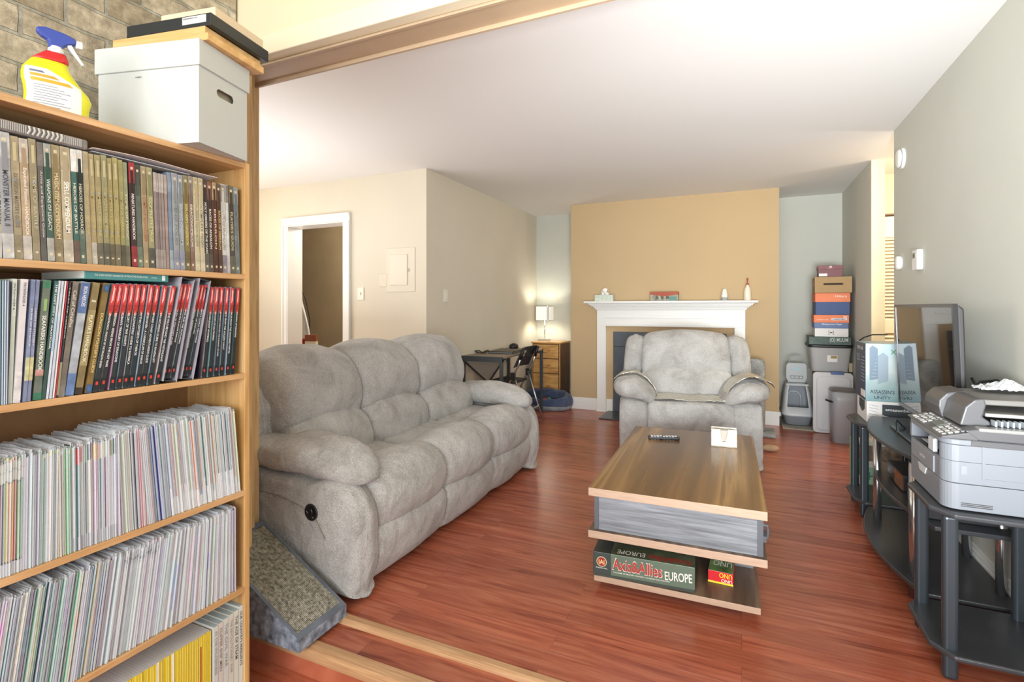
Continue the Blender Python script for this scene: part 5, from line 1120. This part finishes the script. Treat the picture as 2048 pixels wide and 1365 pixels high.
prev_end = -9
for (xb, xt, t, cover, segs, ti, tcl, lab, tsp, tw, var, ex, h, grp, dx) in items:
    y0, t, ln, h = leanbook(xb, xt, t, h=h)
    raised = .012 if 'slipcase' in lab else 0
    if t > .006: dx = random.random()*.005
    book('hardback_book' if t > .006 else 'booklet', lab, 'book' if t > .006 else 'booklet', y0, t/cos(ln)-.0006, S2z+raised, h, .21, cover, segs, ln, ti, tcl or (230, 230, 230), tsp, tw, grp, dx=dx, extras=ex, var=var, top=(206, 202, 200), side=random.choice([(150, 170, 186), (190, 150, 176), (186, 188, 196), (120, 150, 150), (206, 196, 200)]) if cover == BKc else None)
# slipcases around the slim sets
for nm, (xb0, xt0, xb1, xt1), lab in (('slipcase', (326, 362.5, 354.5, 391), 'grey-sided dark slipcase holding the first three slim red-topped books'), ('slipcase', (362.5, 398.5, 387.5, 423), 'pale grey-sided dark slipcase holding the second three slim red-topped books')):
    ya, yb = onx(xb0, 770, BX).y, onx(xb1, 770, BX).y; ln = math.asin((onx(xt0, 575, BX).y-ya)/.29); t = (yb-ya)*cos(ln)
    m = MB(); m.box(-.22, .0, .0, .002, .0018, .300, 1).box(-.22, t-.0018, 0, .002, t, .300, 1).box(-.22, .0018, 0, -.0, t-.0018, .003, 0).box(-.22, .0018, .297, .0, t-.0018, .300, 0).box(-.222, 0, 0, -.219, t, .3, 0)
    o = m.build(nm, [mat((60, 60, 64), .4), mat((168, 166, 176), .35, var=.15, vscale=18)], None, loc=(BX-.002, ya, S2z+.0005+t*sin(ln)), rot=(-ln, 0, 0)); tag(o, lab, 'slipcase')
ya = Y_(404)
tag(MB().box(-.2, 0, 0, 0, .0045, .275).build('hardback_book', [mat((44, 42, 60), .3, var=.6, vscale=24)], None, loc=(BX-.006, onx(399, 770, BX).y, S2z+.0015), rot=(-.09, 0, 0)), 'thin dark purple book turned with its cover showing, right of the second slipcase', 'book')
# teal book lying on top
a, b_ = Y_(173), Y_(341); 
te = thing('softback_book', 'teal paperback lying flat across the leaning books on the second shelf', 'book', (BX-.008, a, S2z+.2855))
MB().box(-.20, 0, 0, 0, b_-a, .0225).build('cover', mat((72, 136, 136), .35), te, bevel=.002); MB().box(-.198, -.0008, .002, -.002, 0, .0205).build('page_edges', mat((206, 210, 200), .8), te)
text('spine_title', "THE GAME MASTER'S HANDBOOK OF PROACTIVE ROLEPLAYING", (.0008, (b_-a)*.10, .009), (0, 1, 0), (0, 0, 1), (b_-a)*.62, .005, mat((214, 230, 224), .4), te)
text('author', 'FISHEL', (.0008, (b_-a)*.77, .009), (0, 1, 0), (0, 0, 1), (b_-a)*.07, .004, mat((190, 216, 210), .4), te)
MB().box(0, (b_-a)*.91, .004, .0009, (b_-a)*.95, .018).build('publisher_mark', mat((214, 230, 224), .4), te)

# ---- shelves 3 and 4: comics in plastic sleeves
M_slv = mat((226, 232, 236), .15, alpha=.55, bump=.9, bscale=60, name='sleeve_plastic')
def comic(y, t, z, h, cover, segs, ln, lab, grp, dx, slv=True, top=(214, 218, 222), depth=.17):
    mats = [mat(cover, .25), mat(top, .35)]; b = MB().box(-depth, 0, 0, 0, t, h, 0, top=1)
    for f0, f1, c in segs:
        mats.append(mat(c, .25)); b.box(-.001, -.0001, h*f0, .0004, t+.0001, h*f1, len(mats)-1)
    o = b.build('comic_book', mats, None, loc=(BX-.006-dx, y, z+max(0, t*sin(ln))), rot=(-ln, 0, 0)); tag(o, lab, 'comic', grp)
    if slv:
        j = lambda: random.uniform(-.0007, .0007)
        m = MB(); n_ = 5
        vs = []; 
        for i in range(n_):
            x = .002-(depth+.004)*i/(n_-1); vs += [(x, t*.3+j(), h-.001), (x+j(), t*.6+j()*2, h+.005+random.random()*.006)]
        fs = [(2*i, 2*i+2, 2*i+3, 2*i+1) for i in range(n_-1)]
        m.add(vs, fs)
        m.add([(.0005, t*.2, .002), (.004+random.random()*.002, t*.5, .0), (.004+random.random()*.002, t*.5, h+.004), (.0005, t*.2, h)], [(0, 1, 2, 3)])
        m.build('plastic_sleeve', M_slv, o)
    return o
G = lambda a, b_: tuple(int(x+random.uniform(-6, 6)) for x in random.choice([a, b_]))
random.seed(21)
pal = {'white': (216, 214, 216), 'grey': (168, 174, 180), 'dark': (72, 80, 92), 'red': (196, 54, 66), 'blue': (70, 90, 150), 'green': (110, 168, 120), 'cream': (206, 210, 176), 'orange': (214, 150, 110), 'purple': (126, 60, 110), 'teal': (90, 140, 140), 'lavender': (176, 160, 184), 'yellow': (220, 206, 110)}
def zone3(px):
    r = random.random()
    if px < 45: return random.choice(['yellow', 'teal', 'red', 'green', 'lavender', 'orange', 'white', 'purple', 'green']), 'logo'
    if px < 80: return random.choice(['dark', 'grey', 'white', 'grey', 'white']), None
    if px < 120: return random.choice(['white', 'grey', 'lavender', 'white', 'white', 'teal']), 'tab'
    if px < 143: return random.choice(['dark', 'green', 'yellow', 'dark', 'cream']), 'tab'
    if px < 238: return ('white' if r < .72 else random.choice(['lavender', 'grey', 'purple', 'dark', 'teal'])), 'ctab'
    if px < 280: return random.choice(['cream', 'dark', 'white', 'grey', 'white', 'purple']), None
    if px < 312: return random.choice(['red', 'red', 'grey', 'white', 'grey']), None
    if px < 345: return random.choice(['blue', 'blue', 'teal', 'grey', 'dark', 'lavender']), None
    if px < 400: return random.choice(['white', 'grey', 'orange', 'white', 'cream', 'grey']), 'end'
    return random.choice(['white', 'cream', 'grey', 'teal', 'grey', 'orange', 'dark', 'white', 'cream']), 'end'
pxof = lambda Y: (lambda r: 1024+1024*((BX*CY+Y*SY)/(-BX*SY*1.0+Y*CY)))(0)
y = .50; n3 = 0
while y < 1.153 and n3 < 150:
    t = random.uniform(.0034, .0056); px = pxof(y); k_, st_ = zone3(px)
    base = pal[k_]; col = tuple(max(0, min(255, int(c+random.uniform(-12, 12)))) for c in base)
    base2 = tuple(int(round(c/16)*16) for c in col); col = base2
    segs = []
    if st_ == 'logo': segs = [(.80, .98, (206, 208, 196)), (.90, .905, (60, 60, 60)), (.80, .81, (50, 50, 50)), (.0, .12, (200, 204, 208)), (.11, .12, (60, 60, 70))]
    if st_ == 'tab': segs = [(.955, .985, random.choice([(90, 160, 120), (216, 216, 216), (180, 60, 80), (226, 222, 160)]))]
    if st_ == 'ctab': segs = [(.83, .985, random.choice([(90, 170, 100), (214, 60, 70), (90, 80, 110), (226, 196, 110), (176, 200, 196), (216, 160, 160), (80, 84, 96), (206, 214, 210)])), (.0, .13, (170, 172, 178))]
    if st_ == 'end': segs = [(.0, random.choice([.12, .2, .3]), (232, 232, 232))]
    lean = (.012 if px < 120 else -.01 if px < 240 else -.045 if px < 300 else -.085)*1.0
    h = .257+random.uniform(-.004, .006)+(.008 if px > 240 else 0)
    if k_ in ('white', 'grey', 'cream', 'dark', 'lavender', 'teal'): pass
    zn = 'left part' if px < 150 else 'middle' if px < 320 else 'right part'; lab, grp = '%s-spined thin comic in a clear sleeve, %s of the third book shelf' % (k_, zn), '%s comics, %s of the third shelf' % (k_, zn)
    comic(y, t, ZS[3]+.0005, h, col, segs, lean, lab, grp, random.uniform(0, .006))
    y += t/cos(lean)+.0002; n3 += 1
def zone4(px):
    r = random.random()
    if px < 200: return random.choice(['dark', 'grey', 'teal', 'cream', 'dark', 'white', 'green', 'teal', 'lavender', 'grey', 'purple']), None
    if px < 470: return random.choice(['lightgrey', 'lightgrey', 'lightgrey', 'lightgrey', 'lightgrey', 'grey', 'white']), None
    return random.choice(['teal', 'lightgrey', 'purple', 'grey']), None
pal['lightgrey'] = (190, 192, 196); pal['cream'] = (206, 206, 160)
y = .47; n4 = 0
while y < 1.152 and n4 < 149:
    t = random.uniform(.0034, .0052); px = pxof(y); k_, _ = zone4(px)
    col = tuple(int(round((c+random.uniform(-14, 14))/12)*12) for c in pal[k_]); col = tuple(max(0, min(252, c)) for c in col)
    segs = []
    if random.random() < .35: segs = [(random.uniform(.1, .5), random.uniform(.6, .95), tuple(max(0, min(255, c+random.choice([-36, 24]))) for c in col))]
    if px > 225 and px < 300: segs = [(.86, .97, (170, 172, 178)), (.90, .92, (226, 226, 226))]
    lean = .13 if px < 330 else .13*max(0, (470-px)/140)
    nm = {'lightgrey': 'light grey'}.get(k_, k_)
    zn = 'left part' if px < 150 else 'middle' if px < 320 else 'right part'; lab, grp = '%s-spined thin comic in a clear sleeve, %s of the fourth book shelf' % (nm, zn), '%s comics, %s of the fourth shelf' % (nm, zn)
    comic(y, t, ZS[4]+.0005, .262+random.uniform(-.006, .006), col, segs, lean, lab, grp, random.uniform(0, .008))
    y += t/cos(lean)+.0002; n4 += 1
# ---- shelf 5: yellow-spined magazines and pale hardbacks
y = Y_(226)-.02; i = 0
yend = Y_(430)
Ye = (222, 196, 36)
while y < yend-.004:
    t = random.choice([.0058, .0066, .0072, .0078]); px = pxof(y)
    sp = (i % 17 == 8) or (i % 23 == 19)
    if sp: c, lab, grp = (232, 230, 222), 'white-spined magazine among the yellow ones on the bottom shelf', 'white magazines on the bottom shelf'
    else: c, lab, grp = random.choice([(222, 196, 36), (214, 186, 30), (226, 202, 50), (206, 178, 40)]), 'yellow-spined magazine standing in the row on the bottom shelf', 'yellow magazines on the bottom shelf'
    b = MB().box(-.175, 0, 0, 0, t-.0006, .252, 0, top=1); mats = [mat(c, .4), mat((206, 210, 216), .5)]
    mats.append(mat((238, 226, 150), .4)); b.box(-.001, (t-.0006)*.82, .0, .0004, t-.0006, .25, 2)
    if i == 37: mats.append(mat((170, 60, 30), .4)); b.box(-.001, .001, .01, .0008, t*.7, .22, 3)
    o = b.build('magazine', mats, None, loc=(BX-.012-random.random()*.004, y, ZS[5]+.0005)); tag(o, lab, 'magazine', grp)
    y += t; i += 1
for (a, b2, ti, c, tcx, lab, h) in ((431, 440, 'IN THE WILDERNESS', (204, 206, 202), (150, 152, 150), 'first of the pale hardbacks right of the yellow magazines', .266), (440.5, 450, 'CLIPPER SHIP MEN', (206, 198, 188), (140, 134, 128), 'second pale hardback, slightly pinkish, right of the yellow magazines', .268), (450.5, 461, 'THE CIVIL WAR', (202, 204, 198), (150, 150, 146), 'third pale hardback right of the yellow magazines', .272), (461.5, 471, 'THE REVOLUTIONARY WAR', (206, 204, 192), (160, 156, 146), 'fourth pale hardback right of the yellow magazines', .275), (471.5, 481, 'THE AGE OF STEAM', (210, 210, 196), (96, 96, 90), 'fifth pale hardback, beside the one about presidents', .277), (481.5, 493, "OUR COUNTRY'S PRESIDENTS", (206, 212, 204), (44, 70, 96), 'pale hardback with dark blue title about presidents, against the side panel', .284)):
    y0 = min(Y_(a), YB1); y1 = min(Y_(b2), YB1-.0005)
    book('hardback_book', lab, 'book', y0, y1-y0-.0006, ZS[5]+.0005, h-.008, .20, c, [], 0, ti, tcx, (.42 if len(ti) < 18 else .30, .94), .55, None, dx=.004, top=(170, 190, 196))

# ---- on top of the bookcase
ZT = ZS[0]+.0005
wbx = thing('storage_box', 'white lidded cardboard storage box with hand hole on top of the bookcase', 'box', (-1.414, .968, ZT), R(13.4))
# local: corner at origin, -x along the long side, +y along the short side
Lx, Ly, Hz = .345, .197, .295
M_wbx = mat((200, 206, 203), .6, var=.03, vscale=4)
def hole_panel(x, y0, y1, z0, z1, th):
    m = MB(); cy, cz, rw, rh_ = (y0+y1)/2+.005, z0+(z1-z0)*.60, .036, .012
    n = 24; outer = []; inner = []
    for k2 in range(n):
        a = 2*pi*(k2+.5)/n; c_, s_ = cos(a), sin(a)
        inner.append((cy+math.copysign(rw-rh_, c_)+rh_*c_, cz+rh_*s_))
        q = max(abs(c_)/1, abs(s_)/1); ex_, ez_ = c_/q, s_/q
        outer.append((cy+(ex_*(y1-cy) if ex_ > 0 else ex_*(cy-y0)), cz+(ez_*(z1-cz) if ez_ > 0 else ez_*(cz-z0))))
    vs = [(x, a, b) for a, b in outer]+[(x, a, b) for a, b in inner]+[(x-th, a, b) for a, b in inner]
    fs = [(k2, (k2+1) % n, n+(k2+1) % n, n+k2) for k2 in range(n)]+[(n+k2, n+(k2+1) % n, 2*n+(k2+1) % n, 2*n+k2) for k2 in range(n)]
    cs_ = [(y1, z1), (y0, z1), (y0, z0), (y1, z0)]
    b0 = len(vs); vs += [(x, a, b) for a, b in cs_]
    # corners: fill the gaps between the diagonal samples and the true corners
    for ci, (a, b) in enumerate(cs_):
        ds_ = sorted(range(n), key=lambda q2: (outer[q2][0]-a)**2+(outer[q2][1]-b)**2)[:2]; fs.append((ds_[0], b0+ci, ds_[1]))
    return m.add(vs, fs)
m = MB().box(-Lx, 0, 0, 0, .003, Hz-.01).box(-Lx, Ly-.003, 0, 0, Ly, Hz-.01).box(-Lx, .003, 0, -Lx+.003, Ly-.003, Hz-.01).box(-Lx+.003, .003, 0, -.003, Ly-.003, .003)
m.build('box_body', M_wbx, wbx)
hole_panel(0, .003, Ly-.003, 0, Hz-.01, .003).build('end_panel', M_wbx, wbx)
MB().box(-Lx+.01, .01, .01, -.02, Ly-.01, .24).build('contents', mat((190, 178, 150), .8), wbx)
MB().box(-Lx-.008, -.006, Hz-.075, .006, Ly+.006, Hz).build('lid', M_wbx, wbx, bevel=.002)
text('printed_mark', 'COMICS', (-Lx*.62, -.0008, Hz-.095), (1, 0, 0), (0, 0, 1), .022, .0035, mat((70, 74, 74), .5), wbx)
M_pine = wood('pine_board', [(.3, (206, 160, 98)), (.6, (226, 186, 126)), (.8, (234, 198, 144))], (1, 12, 12), .45, 3, .04)
cpt = (-1.375, .985)
for i in range(2):
    t = tag(MB().box(-.34, 0, 0, 0, .225-.004*i, .021).build('wooden_board', M_pine, None, loc=(cpt[0]-.012*i-.02, cpt[1]-.004, ZT+Hz+.0005+.0215*i), rot=(0, 0, R(10)), bevel=.001), 'pale pine board lying on the white box, %s of the two' % ('lower' if i == 0 else 'upper'), 'board')
z = ZT+Hz+.0445
db = thing('flat_black_box', 'flat black box with a small white label lying on the pine boards', 'box', (cpt[0]-.022, cpt[1]+.0, z), R(10))
MB().box(-.30, 0, 0, .008, .235, .036).build('carton', mat((38, 44, 46), .4), db, bevel=.002); MB().box(-.092, -.0012, .010, -.008, 0, .032).build('label', mat((206, 206, 206), .5), db)
text('printed_mark', 'SHADOW BOX 11x14', (-.088, -.002, .024), (1, 0, 0), (0, 0, 1), .05, .004, mat((60, 60, 60), .5), db)
tag(MB().box(-.20, 0, 0, -.0, .20, .045).build('kraft_box', mat((226, 206, 176), .6), None, loc=(cpt[0]-.05, cpt[1]+.04, z+.0365), rot=(0, 0, R(10)), bevel=.002), 'small beige box on top of the flat black box', 'box')
# spray cleaner
p = onx(113, 190, -1.60); SP = thing('spray_bottle', 'yellow cleaner spray bottle with blue trigger on top of the bookcase', 'spray bottle', (-1.612, p.y+.004, ZT), R(71))
SP.scale = (.84, .84, .95)
M_yel = mat((222, 222, 40), .25); M_spr = mat((204, 40, 44), .3); M_blu = mat((58, 78, 160), .3); M_trg = mat((226, 230, 232), .3)
SIL = [(-.070, .072, 0, .026), (-.0785, .079, .006, .030), (-.078, .078, .030, .032), (-.073, .080, .052, .032), (-.072, .0855, .072, .032), (-.074, .078, .090, .031), (-.078, .062, .106, .030), (-.0785, .050, .122, .028), (-.076, .039, .136, .026), (-.067, .031, .148, .024), (-.056, .028, .164, .021)]
def sil(z):
    for (a, b_, z0, t0_), (c_, d_, z1, t1_) in zip(SIL, SIL[1:]):
        if z <= z1: f = max(0, (z-z0)/(z1-z0)); return a+(c_-a)*f, b_+(d_-b_)*f, t0_+(t1_-t0_)*f
    return SIL[-1][0], SIL[-1][1], SIL[-1][3]
def silring(m, rows, nm, mt):
    n = 36; vs = []; fs = []
    for l, r, z, th_ in rows:
        for k2 in range(n):
            a = 2*pi*k2/n; c_, s_ = cos(a), sin(a); vs.append(((l+r)/2+(r-l)/2*math.copysign(abs(c_)**.85, c_), th_*math.copysign(abs(s_)**.8, s_), z))
    for i in range(len(rows)-1):
        for k2 in range(n): fs.append((i*n+k2, i*n+(k2+1) % n, (i+1)*n+(k2+1) % n, (i+1)*n+k2))
    fs += [tuple(range(n))[::-1], tuple(range((len(rows)-1)*n, len(rows)*n))]
    return m.add(vs, fs).build(nm, mt, SP, smooth=True)
silring(MB(), SIL, 'bottle_body', M_yel)
silring(MB(), [(-.057, .0285, .1635, .0215), (-.048, .031, .172, .020), (-.034, .027, .184, .017), (-.026, .024, .191, .015)], 'shoulder_sleeve', M_spr)
MB().lathe([(.019, .190), (.019, .198), (.017, .204), (.016, .208)], n=24).build('collar', M_trg, SP, smooth=True)
m = MB(); m.prism([(-.047, .238), (-.043, .249), (-.025, .254), (.018, .250), (.046, .243), (.048, .236), (.046, .226), (.030, .222), (.018, .212), (.012, .200), (-.018, .200), (-.018, .220), (-.034, .227)], 'y', -.012, .012)
m.build('trigger_head', M_blu, SP, bevel=.007, seg=3)
m = MB(); m.prism([(.022, .224), (.036, .226), (.046, .208), (.067, .178), (.062, .175), (.044, .196), (.028, .214)], 'y', -.006, .006); m.build('trigger', M_trg, SP, bevel=.002)
MB().box(.046, -.009, .220, .063, .009, .240).build('nozzle', M_trg, SP, bevel=.003)
lbm = MB(); nn_ = 12
def lab_pt(u, v):
    z = .012+.124*v; l, r, th_ = sil(z); r = min(r, .062+0*z)-.004; l += .006
    if v > .72: r = min(r, .062-(v-.72)*.30)
    x = l+(r-l)*u; L_, R_, th_ = sil(z); c_ = (x-(L_+R_)/2)/((R_-L_)/2); c_ = max(-.97, min(.97, c_)); ac = math.acos(math.copysign(abs(c_)**(1/.85), c_))
    return (x, -th_*abs(sin(ac))**.8-.0008, z)
lbm.grid(20, 12, lab_pt).build('label', mat((232, 232, 228), .4), SP, smooth=True)
def lab_strip(u0, u1, v0, v1, c, nm='label_print'):
    MB().grid(10, 2, lambda u, v: tuple(Vector(lab_pt(u0+(u1-u0)*u, v0+(v1-v0)*v))*1.0+Vector((0, -.0008, 0)))).build(nm, mat(c, .5), SP)
lab_strip(.12, .72, .80, .86, (196, 160, 60)); lab_strip(.10, .84, .70, .77, (206, 168, 50)); lab_strip(.14, .55, .89, .93, (100, 110, 130))
for i in range(9): lab_strip(.12, .55+.3*((i*7) % 5)/5, .62-.055*i, .635-.055*i, (150, 154, 166))
lab_strip(.62, .84, .05, .14, (70, 74, 96), 'barcode')
